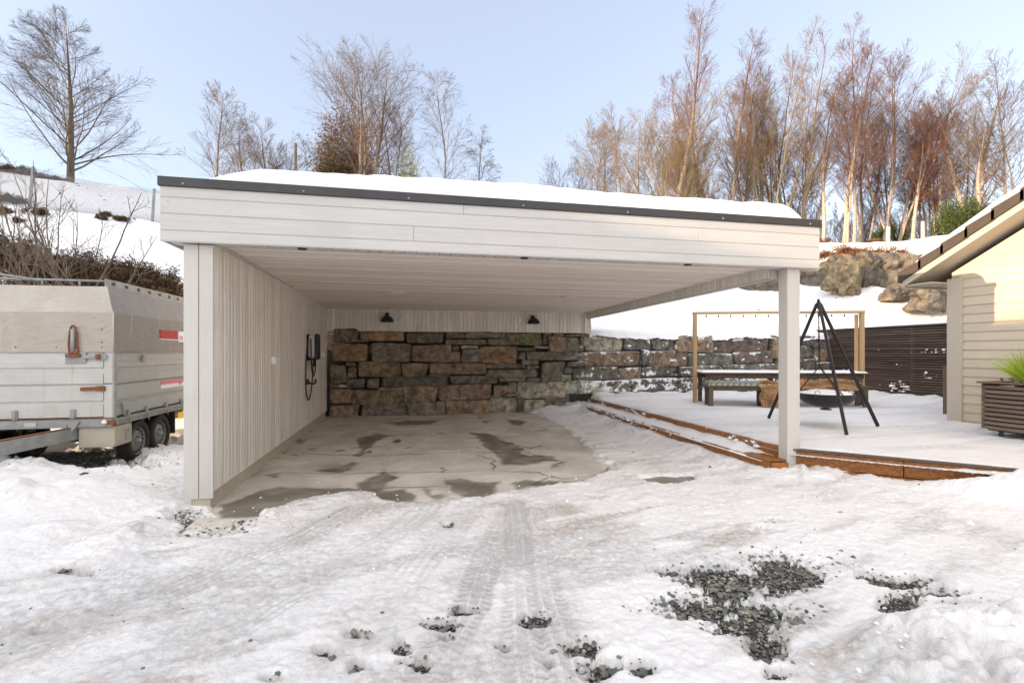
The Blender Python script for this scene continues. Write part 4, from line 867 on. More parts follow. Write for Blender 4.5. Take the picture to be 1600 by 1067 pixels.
tag(mb.build('gate_post', M['greywood'], loc=(10.06, 7.37, .3)), 'short dark brown post against the far corner of the cream house', 'post')

# ------------------------------------------------------------------ HOUSE (right)
XW = 8.75; YE = 6.34
hs_ = thing('timber_house', (13, 1.8, .3), 'cream clapboard house gable with brown tiled snowy roof at the right edge', 'house')
slope = .52; EY, EZ = 6.80, 2.62       # eave line (under side of rake)
RY = EY-9.6/2
def rz(y): return EZ+(EY-y)*slope if y > RY else EZ+(y-(2*RY-EY))*slope
Y0 = 2*RY-EY+.45
mb = MB(); z = .26; i = 0
while z < 5.2:
    h = .142
    y_hi = YE; y_lo = Y0
    zt = z+h
    # clip to gable
    if zt > rz(YE)-.12: y_hi = min(YE, EY-(zt-EZ+.10)/slope); y_lo = 2*RY-y_hi
    if y_hi-y_lo > .2:
        bb = MB(); v = rng.random()
        # lapped board: bottom sticks out
        a = np.array([(XW, y_lo, z), (XW, y_hi, z), (XW-.024, y_hi, z), (XW-.024, y_lo, z), (XW, y_lo, zt), (XW, y_hi, zt), (XW-.008, y_hi, zt), (XW-.008, y_lo, zt)])
        mb.add(a, [[3, 7, 6, 2], [0, 3, 2, 1], [4, 5, 6, 7], [1, 2, 6, 5], [0, 4, 7, 3]], v)
        # thin drip groove
    z += h
mb.build('cladding', M['housepaint'], hs_)
# core walls
gp = [(Y0, -.1), (YE-.01, -.1), (YE-.01, rz(YE)-.06), (RY, rz(RY)-.06), (Y0, rz(Y0)-.06)]
X1 = 17.0; V = [(XW+.002, y, z) for y, z in gp]+[(X1, y, z) for y, z in gp]
mb = MB(); mb.add(V, [[4, 3, 2, 1, 0][::-1]][0:1] and np.array([[0, 1, 2, 3, 4][::-1]])); mb.add(V, np.array([[5, 6, 7, 8, 9]])); mb.add(V, [[0, 5, 6, 1][::-1], [1, 6, 7, 2][::-1], [0, 4, 9, 5][::-1]])
mb.build('wall', M['housepaint'], hs_)
mb = MB(); mb.box(XW-.052, XW-.0, YE-.19, YE+.03, .24, rz(YE)-.16, .004); mb.build('corner_board', M['housetrim'], hs_)
XR = XW-.42
def slab(mb, xa, xb, ya, yb, off0, off1, far=False):
    s = lambda y, o: rz(y)+o
    V = np.array([(xa, ya, s(ya, off0)), (xb, ya, s(ya, off0)), (xb, yb, s(yb, off0)), (xa, yb, s(yb, off0)), (xa, ya, s(ya, off1)), (xb, ya, s(ya, off1)), (xb, yb, s(yb, off1)), (xa, yb, s(yb, off1))])
    mb.add(V, [[0, 1, 2, 3], [7, 6, 5, 4], [0, 4, 5, 1], [1, 5, 6, 2], [2, 6, 7, 3], [3, 7, 4, 0]])
mb = MB(); slab(mb, XR, XR+.028, EY, RY, .0, .115); slab(mb, XR, XR+.028, RY, 2*RY-EY, .0, .115); mb.build('barge_board', M['housetrim'], hs_)
mb = MB(); slab(mb, XR+.03, X1, EY-.02, RY, .03, .11); slab(mb, XR+.03, X1, RY, 2*RY-EY, .03, .11); mb.build('roof', M['housetrim'], hs_)
mb = MB(); mb.box(XR+.03, X1, EY-.01, EY+.03, EZ-.02, EZ+.10, .004); mb.box(XR+.03, X1, YE+.02, EY-.02, EZ+.005, EZ+.03, .003); mb.build('eaves_board', M['housetrim'], hs_)
# verge tiles: overlapping stepped caps
mb = MB(); y = EY+.06; k = 0
while y > RY:
    yn = y-.345
    for xa, xb in ((XR-.035, XR+.16),):
        pa = np.array((xa, y, rz(min(y, EY))+(-(y-EY)*slope if y > EY else 0)+.145)); 
        zA = EZ+(EY-y)*slope; zB = EZ+(EY-yn)*slope+.0
        lo, hi = .075, .245
        V = [(xa, y, zA+lo+.03), (xb, y, zA+lo+.03), (xb, yn-.04, zB+lo+.02-.0+.04*slope), (xa, yn-.04, zB+lo+.02+.04*slope), (xa, y, zA+hi+.035), (xb, y, zA+hi+.035), (xb, yn-.04, zB+hi-.005+.04*slope), (xa, yn-.04, zB+hi-.005+.04*slope)]
        mb.add(V, [[0, 1, 2, 3], [7, 6, 5, 4], [0, 4, 5, 1], [1, 5, 6, 2], [2, 6, 7, 3], [3, 7, 4, 0]])
    y = yn; k += 1
mb.build('verge_tile', M['tile'], hs_)
mb = MB(); slab(mb, XR+.16, X1, EY+.04, RY, .112, .22); slab(mb, XR+.16, X1, RY, 2*RY-EY-.04, .112, .22); mb.build('roof_tiles', M['tile'], hs_)
Xg, Yg = np.meshgrid(np.linspace(XR-.02, X1, 160)**1.0, np.linspace(EY-.12, 2*RY-EY+.12, 220)); zz = np.where(Yg > RY, EZ+(EY-Yg)*slope, EZ+(Yg-(2*RY-EY))*slope)
d = EY-.12-Yg+.06*fbm(Xg, Yg, 0, 3, 2); e = np.sqrt(np.clip(d/.35, 0, 1)*(2-np.clip(d/.35, 0, 1)))*np.sqrt(np.clip((Xg-XR+.02)/.10, 0, 1))
zz = zz+.235+e*(.15+.05*fbm(Xg, Yg, 2, 3, 2.0)); mb = MB(); mb.grid(Xg, Yg, zz, None, .5, None, True); mb.build('snow_cap', M['snowc'], hs_)
# planter
pl = thing('slatted_planter', (8.25, 4.4, .3), 'brown slatted wooden planter box on castors against the cream house', 'planter')
px0, px1, py0, py1 = 7.98, 8.62, 3.4, 5.36
mb = MB(); z = .42
while z < 1.0: mb.box(px0, px0+.022, py0, py1+.03, z, z+.044, .003); mb.box(px1-.022, px1, py0, py1+.03, z, z+.044, .003); z += .063
mb.build('front_slats', M['planterwood'], pl)
mb = MB(); z = .42
while z < 1.0: mb.box(px0-.03, px1+.03, py1-.012, py1+.010, z+.031, z+.063, .003); z += .063
mb.build('end_slats', M['planterwood'], pl)
mb = MB(); mb.box(px0+.03, px1-.03, py0+.03, py1-.03, .40, 1.0, .003); mb.build('liner', M['black'], pl)
mb = MB(); mb.box(px0-.05, px0+.07, py0, py1+.06, 1.06, 1.085, .003); mb.box(px1-.07, px1+.04, py0, py1+.06, 1.06, 1.085, .003); mb.box(px0+.071, px1-.071, py1-.06, py1+.06, 1.06, 1.085, .003); mb.box(px0-.01, px1+.01, py1-.03, py1+.015, 1.045, 1.059, .002); mb.build('rim', M['greywood'], pl)
for y in (5.2, 3.6):
    for x in (8.06, 8.5):
        mb = MB(); mb.lathe([(0, -.012), (.03, -.012), (.032, 0), (.03, .012), (0, .012)], (x, y, .352), 16, 'x'); mb.box(x-.02, x+.02, y-.03, y+.03, .385, .40, .002); mb.build('castor', M['darkmetal'], pl)
Xg, Yg = np.meshgrid(np.linspace(px0+.07, px1-.07, 40), np.linspace(py0, py1-.06, 110)); mb = MB(); mb.grid(Xg, Yg, 1.06+.06*fbm(Xg, Yg, 0, 3, 5)+.02); mb.build('snow_filling', M['snowc'], pl)
gs = thing('ornamental_grass', (8.3, 4.98, 1.07), 'tuft of bright lime green grass growing in the slatted planter', 'grass plant')
N = 420; a = rng.random(N)*6.28; tilt = rng.random(N)**.7*.75; ln = rng.uniform(.30, .56, N); base = np.stack([8.28+.06*np.cos(a)*rng.random(N), 4.98+.13*np.sin(a)*rng.random(N), 1.05+0*a], 1)
P = []
for k in np.linspace(0, 1, 6): P.append(base+np.stack([np.cos(a)*np.sin(tilt)*ln*k*(1+.3*k), np.sin(a)*np.sin(tilt)*ln*k*(1+.3*k), np.cos(tilt)*ln*k-.10*k*k*tilt], 1))
mb = MB(); mb.tubes(np.stack(P, 1), [.004, .0042, .004, .003, .002, .0006], 3, rng.random(N), cap=False); mb.build('blades', M['grass'], gs)
for i in range(9):
    x, y = 8.12+rng.random()*.3, 4.75+rng.random()*.6; mb = MB(); mb.bar((x, y, 1.10), (x+rng.normal()*.06+.05, y+rng.normal()*.06, 1.13), .03, .012); mb.build('slate_chip', M['darkwood'], pl)

# ------------------------------------------------------------------ TRAILER
tr = thing('box_trailer', (-4.6, 8.1, 0), 'galvanised twin-axle trailer with a dirty beige canvas top, parked beside the carport', 'trailer')
def m_tarp():
    n = NT('dirty_canvas', .6, .3); a = n.noise(n.pos((1, 1, .5)), 2.2, 6, .65, .5); b = n.noise(n.pos((6, 6, .8)), 1.6, 5, .6); v = n.attr('var')
    base = n.mix(v, (.40, .355, .305), (.49, .455, .42)); base = n.mix(n.ramp(a, [(.35, 0.0), (.8, .6)]), base, (.33, .29, .235)); base = n.mix(n.ramp(b, [(.55, 0.0), (.75, .5)]), base, (.58, .53, .46))
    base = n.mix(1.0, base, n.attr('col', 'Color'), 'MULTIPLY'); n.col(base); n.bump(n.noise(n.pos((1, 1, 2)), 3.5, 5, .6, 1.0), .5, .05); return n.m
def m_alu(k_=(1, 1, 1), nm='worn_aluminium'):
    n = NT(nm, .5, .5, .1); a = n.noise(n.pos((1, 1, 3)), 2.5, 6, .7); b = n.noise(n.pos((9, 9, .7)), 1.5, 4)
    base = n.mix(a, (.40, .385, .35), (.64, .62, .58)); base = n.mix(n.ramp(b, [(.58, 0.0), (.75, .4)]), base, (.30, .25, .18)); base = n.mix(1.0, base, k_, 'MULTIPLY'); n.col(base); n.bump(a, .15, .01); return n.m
M['tarp'] = m_tarp(); M['alu'] = m_alu(); M['alu2'] = m_alu((.70, .735, .77), 'darker_side_aluminium')  # side boards use a darker, cooler copy of the aluminium
XA, XB, YA, YB = -5.60, -3.60, 6.96, 10.1
# hood: lower vertical band then hipped slope
def hood_ring(z, ins, sag=0):
    pts = []
    for (xa, ya), (xb, yb) in (((XA+ins, YA+ins), (XB-ins, YA+ins)), ((XB-ins, YA+ins), (XB-ins, YB-ins*2.2)), ((XB-ins, YB-ins*2.2), (XA+ins, YB-ins*2.2)), ((XA+ins, YB-ins*2.2), (XA+ins, YA+ins))):
        for t in np.linspace(0, 1, 16)[:-1]: pts.append((xa+(xb-xa)*t, ya+(yb-ya)*t, z-sag*math.sin(t*math.pi)))
    return pts
rings = [(1.50, -.008, 0, .2), (1.60, -.003, 0, .2), (1.80, .004, 0, .25), (1.99, .006, .004, .3), (2.0, .010, .006, .9), (2.09, .045, .01, .85), (2.20, .085, .012, .8), (2.33, .135, .012, .8)]
P = np.array([hood_ring(z, i, s) for z, i, s, _ in rings]); K, Np, _ = P.shape; P[:, :, 2] += .006*vn(P[:, :, 0]*5, P[:, :, 1]*5, P[:, :, 2]*4); P[1:-1, :, 1] += .008*vn(P[1:-1, :, 0]*4, P[1:-1, :, 2]*5, 3)
k = np.arange(K-1)[:, None]*Np; j = np.arange(Np)[None]; j2 = (j+1) % Np
FQ = np.stack([k+j, k+j2, k+Np+j2, k+Np+j], -1); mb = MB()
mb.add(P.reshape(-1, 3), FQ[:, :15].reshape(-1, 4), np.repeat([r[3] for r in rings], Np), (1.05, 1.03, 1.0)); mb.add(P.reshape(-1, 3), FQ[:, 15:].reshape(-1, 4), np.repeat([r[3] for r in rings], Np), (.66, .68, .72)); mb.add(P[-1], np.arange(Np)[None], .8, (1, 1, 1))  # front faces stay pale, the other three sides are multiplied darker
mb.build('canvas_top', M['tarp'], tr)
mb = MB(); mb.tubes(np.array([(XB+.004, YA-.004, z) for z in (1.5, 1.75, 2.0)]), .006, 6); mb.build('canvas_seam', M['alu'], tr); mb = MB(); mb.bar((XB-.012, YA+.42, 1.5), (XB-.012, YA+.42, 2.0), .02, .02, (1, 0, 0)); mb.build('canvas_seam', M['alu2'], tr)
# sideboards
def panel_front(mb, z0, z1, x0, x1, y, out=.012):
    mb.box(x0, x1, y, y+.03, z0, z1, .004)
prof = [(.70, .83), (.875, .90), (.905, .99), (1.085, 1.10), (1.10, 1.23), (1.315, 1.335), (1.335, 1.395), (1.42, 1.49)]
def corrug(mb, axis):
    # profile z -> outward offset
    zs = [.70, .86, .868, .895, .903, 1.095, 1.10, 1.11, 1.225, 1.233, 1.325, 1.332, 1.345, 1.395, 1.402, 1.49]; os_ = [.010, .010, 0, 0, .012, .012, -.006, .010, .010, .0, .0, .012, .012, .012, .0, .0]
    zs, os_ = [.70, .85, .86, .89, .90, .985, .99, 1.085, 1.093, 1.103, 1.11, 1.225, 1.235, 1.30, 1.31, 1.38, 1.39, 1.49], [.010, .010, -.004, -.004, .011, .011, .011, .011, -.01, -.01, .011, .011, -.003, -.003, .011, .011, 0, 0]
    V = []; 
    for z, o in zip(zs, os_):
        if axis == 'f': V += [(XA, YA-o, z), (XB-.10, YA-o, z)]
        else: V += [(XB+o, YA+.03, z), (XB+o, YB, z)]
    f = [[2*i, 2*i+1, 2*i+3, 2*i+2] for i in range(len(zs)-1)]; mb.add(V, f, .5)
mb = MB(); corrug(mb, 'f'); mb.build('front_board', M['alu'], tr)
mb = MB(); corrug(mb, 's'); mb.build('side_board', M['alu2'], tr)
mb = MB(); mb.box(XA, XA+.03, YA+.03, YB, .68, 1.49, .004); mb.box(XA, XB, YB, YB+.03, .68, 1.49, .004); mb.build('rear_board', M['alu'], tr)
mb = MB(); mb.box(XA+.02, XB-.02, YA+.02, YB-.02, .62, .69, .002); mb.box(XA+.03, XB-.03, YA+.035, YB-.03, .69, 1.48, .002); mb.build('load_floor', M['darkmetal'], tr)
mb = MB(); mb.box(XB-.098, XB+.004, YA-.016, YA+.025, .66, 1.10, .01); mb.box(XB-.098, XB+.004, YA-.016, YA+.025, 1.108, 1.49, .01); mb.build('corner_post', M['alu'], tr)
mb = MB(); mb.box(XB-.016, XB+.018, YA-.008, YA+.045, .64, 1.50, .004); mb.build('corner_edge', M['galv'], tr)
mb = MB(); mb.box(XA-.01, XB+.02, YA-.012, YA+.02, 1.492, 1.502, .002); mb.box(XB-.005, XB+.022, YA, YB, 1.492, 1.502, .002); mb.build('canvas_rail', M['galv'], tr)
mb = MB(); mb.box(XA, XB+.01, YA-.045, YA+.02, .575, .68, .006); mb.build('front_chassis_rail', M['galv'], tr)
mb = MB(); mb.box(XB-.03, XB+.025, YA+.03, YB, .585, .675, .006); mb.box(XB+.026, XB+.034, YA+.03, YB, .60, .615, .003); mb.build('side_chassis_rail', M['galv'], tr)
mb = MB(); mb.box(XA, XB+.012, YA-.047, YA-.012, .681, .688, .001); mb.box(XB-.06, XB+.03, YA-.05, YA+.0, .60, .66, .004); mb.build('rust_edge', M['rust'], tr)
mb = MB(); mb.lathe([(0, -.012), (.026, -.01), (.03, .002)], (XB-.07, YA-.05, .635), 20, 'y'); mb.build('marker_lamp', M['white'], tr)
# hinges / brackets front
for x in (-4.62, -4.02):
    mb = MB(); mb.box(x-.03, x+.03, YA-.03, YA-.004, .66, .80, .006); mb.box(x-.018, x+.018, YA-.036, YA-.03, .66, .79, .003); mb.build('hinge', M['galv'], tr)
mb = MB(); mb.box(-4.50, -4.38, YA-.052, YA-.044, .60, .65, .003); mb.build('type_plate', M['alu'], tr)
# latches
mb = MB(); mb.bar((XB-.33, YA-.04, 1.045), (XB-.16, YA-.04, 1.05), .016, .045); mb.bar((XB-.17, YA-.035, 1.05), (XB-.07, YA-.03, 1.05), .02, .06); mb.build('latch_handle', M['rust'], tr)
mb = MB(); mb.bar((XB-.31, YA-.03, 1.44), (XB-.17, YA-.03, 1.44), .02, .045); mb.box(XB-.50, XB-.28, YA-.026, YA-.006, 1.36, 1.495, .004); mb.tubes(smooth([(XB-.15, YA-.04, 1.41), (XB-.08, YA-.045, 1.40), (XB-.05, YA-.04, 1.44), (XB-.08, YA-.045, 1.48), (XB-.15, YA-.04, 1.47)], 24), .008, 6); mb.build('latch_bar', M['galv'], tr)
mb = MB(); mb.bar((XB-.16, YA-.04, 1.44), (XB-.12, YA-.045, 1.44), .03, .07); mb.build('latch_joint', M['rust'], tr)
mb = MB(); lat = smooth([(XB-.445, YA-.03, 1.46), (XB-.455, YA-.035, 1.58), (XB-.445, YA-.035, 1.72), (XB-.425, YA-.035, 1.81), (XB-.395, YA-.035, 1.81), (XB-.375, YA-.035, 1.72), (XB-.365, YA-.035, 1.58), (XB-.375, YA-.03, 1.46)], 40)
mb.tubes(lat, .011, 6); mb.box(XB-.48, XB-.33, YA-.06, YA-.02, 1.44, 1.475, .004); mb.box(XB-.46, XB-.35, YA-.045, YA-.03, 1.48, 1.54, .006); mb.build('spring_latch', M['rust'], tr)
mb = MB(); mb.tubes([(XB-.41, YA-.036, 1.50), (XB-.41, YA-.036, 1.78)], .022, 10); mb.build('latch_spring', M['galv'], tr)
for x in (-4.62, -4.20, -3.72): 
    for z in ((1.56,) if x < -4 else (1.56, 1.62, 1.78)): mb = MB(); mb.lathe([(0, -.010), (.007, -.008), (.009, 0)], (x, YA, z), 10, 'y'); mb.build('rivet', M['darkmetal'], tr)
# side fittings
mb = MB()
for y in (7.25, 7.7, 8.25, 8.75): mb.box(XB+.012, XB+.04, y-.02, y+.02, .66, .75, .004); mb.tubes([(XB+.05, y, .56), (XB+.05, y, .66)], .008, 6)
mb.tubes([(XB+.045, 7.0, .655), (XB+.045, 9.9, .655)], .009, 6); mb.bar((XB+.03, 7.17, .66), (XB+.03, 7.08, .86), .015, .03, (1, 0, 0)); mb.build('side_fitting', M['galv'], tr)
mb = MB(); mb.box(XB+.008, XB+.03, 7.60, 7.66, 1.36, 1.46, .004); mb.build('side_bracket', M['galv'], tr)
mb = MB(); mb.box(XB-.004, XB+.008, 8.12, 8.68, 1.70, 1.83, .001); tag(mb.build('red_sticker', M['red'], tr), 'plain red sticker')
mb = MB(); mb.box(XB-.004, XB+.009, 8.70, 9.3, 1.66, 1.83, .001); mb.box(XB-.004, XB+.0075, 8.12, 8.695, 1.685, 1.698, .001); tag(mb.build('white_sticker', M['white'], tr), 'white end of the sticker')
mb = MB(); mb.box(XB+.011, XB+.0165, 8.12, 9.3, 1.015, 1.08, .001); tag(mb.build('faded_sticker', M['pinkred'], tr), 'faded pink and white sticker')
mb = MB(); mb.box(XB+.011, XB+.0165, 8.12, 9.3, .955, 1.014, .001); mb.build('white_sticker', M['white'], tr)
def text_mesh(body, size, loc, rot, mat, name, parent, depth=.002):
    cu = bpy.data.curves.new(name, 'FONT'); cu.body = body; cu.size = size; cu.extrude = depth; ob = bpy.data.objects.new('tmp', cu); COL.objects.link(ob)
    dg = bpy.context.evaluated_depsgraph_get(); me = bpy.data.meshes.new_from_object(ob.evaluated_get(dg)); bpy.data.objects.remove(ob)
    me.materials.clear(); me.materials.append(mat); o = bpy.data.objects.new(name, me); COL.objects.link(o); o.parent = parent; o.location = np.array(loc)-OFF[parent.name]; o.rotation_euler = rot; return o
tx = text_mesh('m', .15, (XB+.010, 8.73, 1.69), (R(90), 0, R(90)), M['pinkred'], 'sticker_lettering', tr)
tx = text_mesh('nsp', .10, (XB+.017, 8.66, .985), (R(90), 0, R(90)), M['pinkred'], 'sticker_lettering', tr)
# toolbox, drawbar, wheels
mb = MB(); mb.box(-3.97, XB+.02, 6.955, 7.34, .32, .574, .008); mb.build('toolbox', M['plinth'], tr)
mb = MB(); mb.box(XB+.0205, XB+.028, 7.18, 7.28, .36, .52, .003); mb.build('toolbox_latch', M['galv'], tr)
for sg in (-1, 1):
    mb = MB(); mb.bar((-4.6+sg*.62, 7.1, .50), (-4.6+sg*.05, 5.2, .44), .06, .15); mb.build('drawbar', M['galv'], tr)
mb = MB(); mb.bar((-3.99, 7.06, .582), (-4.42, 5.7, .545), .062, .006); mb.build('drawbar_rust', M['rust'], tr)
mb = MB(); mb.add([(-4.12, 6.90, .66), (-3.92, 6.90, .66), (-4.06, 6.90, .42), (-4.12, 6.89, .66), (-3.92, 6.89, .66), (-4.06, 6.89, .42)], [[0, 1, 2], [5, 4, 3]]); mb.box(-4.09, -4.05, 6.88, 6.92, .44, .64, .003); mb.build('gusset', M['galv'], tr)
mb = MB(); mb.box(-4.68, -4.52, 4.95, 5.25, .38, .50, .02); mb.tubes([(-4.6, 5.3, .05), (-4.6, 5.3, .7)], .03, 10); mb.build('coupling', M['darkmetal'], tr)
mb = MB()
for y in (7.62, 8.20): mb.tubes([(-5.3, y, .33), (-3.9, y, .33)], .035, 8)
mb.box(-5.3, -5.2, 7.1, 9.6, .45, .57); mb.box(-4.0, -3.9, 7.4, 9.6, .45, .57); mb.build('axle', M['darkmetal'], tr)
def wheel(x, y, sg):
    z = .285; w = MB(); r = .285
    w.lathe([(.19, -.075), (.255, -.085), (.275, -.07), (r, -.05), (r-.006, -.03), (r, -.02), (r, .02), (r-.006, .03), (r, .05), (.275, .07), (.255, .085), (.19, .075), (.185, .06)], (x, y, z), 48, 'x')
    wo_ = w.build('wheel', M['rubber'], tr)
    m = MB(); m.lathe([(.195, sg*.070), (.188, sg*.062), (.17, sg*.035), (.15, sg*.03), (.10, sg*.05), (.075, sg*.055), (.06, sg*.02), (.0, sg*.02)], (x, y, z), 40, 'x')
    m.build('rim', M['rim'], wo_)
    m = MB()
    for k in range(16): a = k*2*math.pi/16; m.box(x+sg*.033, x+sg*.045, y+.155*math.cos(a)-.012, y+.155*math.cos(a)+.012, z+.155*math.sin(a)-.014, z+.155*math.sin(a)+.014, .006)
    m.build('rim_holes', M['rubber'], wo_)
    m = MB(); m.lathe([(.036, sg*.02), (.034, sg*.085), (0, sg*.088)], (x, y, z), 16, 'x')
    for k in range(5): a = k*2*math.pi/5; m.lathe([(.012, sg*.05), (.011, sg*.066), (0, sg*.067)], (x, y+.06*math.cos(a), z+.06*math.sin(a)), 6, 'x')
    m.build('hub', M['galv'], wo_)
for x, sg in ((-3.70, 1), (-5.42+.15, -1)):
    for y in (7.62, 8.22): wheel(x, y, sg)
mb = MB(); mb.box(-3.78, -3.62, 8.62, 8.66, .22, .56, .004); mb.build('mudflap', M['rubber'], tr)
# roof rack
mb = MB()
mb.bar((XB-.16, YA+.14, 2.38), (XB-.16, YB-.35, 2.38), .018, .10)
mb.build('perforated_rail', M['galv'], tr)
mb = MB()
for y in np.arange(YA+.3, YB-.4, .30): mb.box(XB-.172, XB-.148, y-.045, y+.045, 2.355, 2.405, .01)
mb.build('rail_cutouts', M['darkmetal'], tr)
mb = MB(); mb.tubes([(XA+.2, YA+.16, 2.40), (XB-.16, YA+.16, 2.40)], .014, 8)
for x in (-4.9, -4.45, -4.05): mb.tubes([(x, YA+.16, 2.33), (x, YA+.16, 2.40)], .012, 6)
mb.bar((-4.95, YA+.15, 2.46), (-4.45, YA+.15, 2.39), .03, .02); mb.tubes([(-5.3, YA+.2, 2.36), (-4.9, YA+.2, 2.47)], .012, 6); mb.build('rack_bar', M['galv'], tr)
# marker post with yellow board behind the trailer
mp = thing('marker_post', (-3.55, 9.1, 0), 'short brown stake with a yellow board beside the trailer rear', 'post')
a0 = gz(273, 672); mb = MB(); mb.box(a0[0]-.02, a0[0]+.06, a0[1], a0[1]+.06, -.05, .66, .004); mb.build('stake', M['greywood'], mp)
mb = MB(); mb.box(a0[0]+.07, a0[0]+.25, a0[1]-.03, a0[1]+.0, .14, .54, .003); mb.build('board', M['yellow'], mp)
mb = MB(); mb.tubes([(a0[0]+.07, a0[1]-.02, .54), (a0[0]+.07, a0[1]-.02, .68)], .03, 8); mb.build('cap', M['rust'], mp)

# ------------------------------------------------------------------ VEGETATION
def unit(v): return v/(np.linalg.norm(v, axis=-1, keepdims=True)+1e-9)
def grow(P, n, t0, t1, ang, ln, K, up, wob, g, tpow=1.0, pl=None):
    """children of polylines P[N,K0,3]; ang (deg range) from parent tangent; ln(t)->length; returns pts[N*n,K,3], t"""
    N, K0, _ = P.shape; t = t0+(t1-t0)*((np.arange(n)[None]+g.random((N, n)))/n)**tpow; f = t*(K0-1); i = np.minimum(f.astype(int), K0-2); fr = (f-i)[..., None]
    A = P[np.arange(N)[:, None], i]; B = P[np.arange(N)[:, None], i+1]; p = A+(B-A)*fr; T = unit(B-A)
    az = g.random((N, n))*6.283; rf = unit(g.normal(size=(N, n, 3))); s = unit(np.cross(T, rf)); a = np.radians(g.uniform(ang[0], ang[1], (N, n)))[..., None]
    d = unit(T*np.cos(a)+s*np.sin(a)); Ls = ln(t)*g.uniform(.7, 1.2, (N, n))*(1 if pl is None else pl[:, None]); pts = [p]; 
    for k in range(K-1):
        d = unit(d+np.array([0, 0, up])+g.normal(0, wob, d.shape)); p = p+d*(Ls/(K-1))[..., None]; pts.append(p)
    return np.stack(pts, 2).reshape(-1, K, 3), t.reshape(-1), Ls.reshape(-1)
def make_tree(name, label, cat, loc, h, r, seed, trunkmat, twigmat_, stems=1, spread=.0, prim=30, sec=9, ter=7, ang=(30, 55), up=.12, plen=.34, t0=.25, lean=(0, 0), shape='birch', tw=.0043, group=None, droop=0.0):
    g = np.random.default_rng(seed); t = thing(name, loc, label, cat, group); loc = np.array(loc, float)
    K = 14; TP = []
    for s in range(stems):
        a = g.random()*6.28; sp = spread*(.4+.6*g.random()); d = np.array([math.cos(a)*sp+lean[0], math.sin(a)*sp+lean[1], 1.0]); p = loc+np.array([math.cos(a)*.15*(stems > 1), math.sin(a)*.15*(stems > 1), -.15])
        hs2 = h*(1 if s == 0 else g.uniform(.65, 1.0)); pts = [p]
        for k in range(K-1):
            d = d+g.normal(0, .045 if shape != 'cone' else .014, 3)*np.array([1, 1, 0]); d[2] = 1.0; d[:2] *= .985; p = p+d/np.linalg.norm(d)*hs2/(K-1); pts.append(p)
        TP.append(pts)
    TP = np.array(TP); rad = r*(1-np.linspace(0, 1, K)**1.1)+.006
    mb = MB(); V0 = mb.n; mb.tubes(TP, rad[None]*np.array([1]+[.75]*(stems-1))[:, None], 8); 
    z = np.concatenate(mb.v)[:, 2]; mb.var = [np.clip((z-loc[2])/h, 0, 1)]+[v for v in mb.var[1:]]; mb.build('trunk', M[trunkmat], t)
    if shape == 'birch': ln = lambda q: h*plen*np.sqrt(np.clip(1.04-q, 0, 1))*np.clip((q-t0+.25)*2.2, .5, 1)
    elif shape == 'cone': ln = lambda q: h*plen*np.clip(1.02-q, 0.08, 1)**.62
    else: ln = lambda q: h*plen*np.clip(1.1-q, .1, 1)**.6
    P1, t1, L1 = grow(TP, prim, t0, .97, ang, ln, 8, up*.5, .07, g)
    r1 = np.clip(r*.26*(1.1-t1), .008, .07)[:, None]*(1-np.linspace(0, .85, 8))[None]
    mb = MB(); mb.tubes(P1, r1, 4, g.random(len(P1)), cap=False)
    l1 = L1.mean(); P2, t2, L2 = grow(P1, sec, .15, 1.0, (22, 50), lambda q: .72*(1.10-q), 6, up*.3-droop, .10, g, 1.0, .25*l1+.75*L1); mb.tubes(P2, (tw*1.5*(1-np.linspace(0, .5, 6)))[None]+0*P2[:, :, 0], 3, g.random(len(P2)), cap=False)
    if ter: P3, t3, L3 = grow(P2, ter, .1, 1.0, (20, 50), lambda q: .72*(1.12-q), 5, up*.2-droop*1.6, .13, g, 1.0, .3*L2.mean()+.7*L2); mb.tubes(P3, (tw*(1-np.linspace(0, .6, 5)))[None]+0*P3[:, :, 0], 3, g.random(len(P3)), cap=False)
    mb.build('crown', M[twigmat_], t); return t
def on(px, d, dz=0): p = PD(px, 550, d); return (p[0], p[1], float(terr(p[0], p[1]))-.1+dz)
def htop(px, py, d): p = on(px, d); return ((EYE+(550-py)/F_PX*d)-p[2])*.95
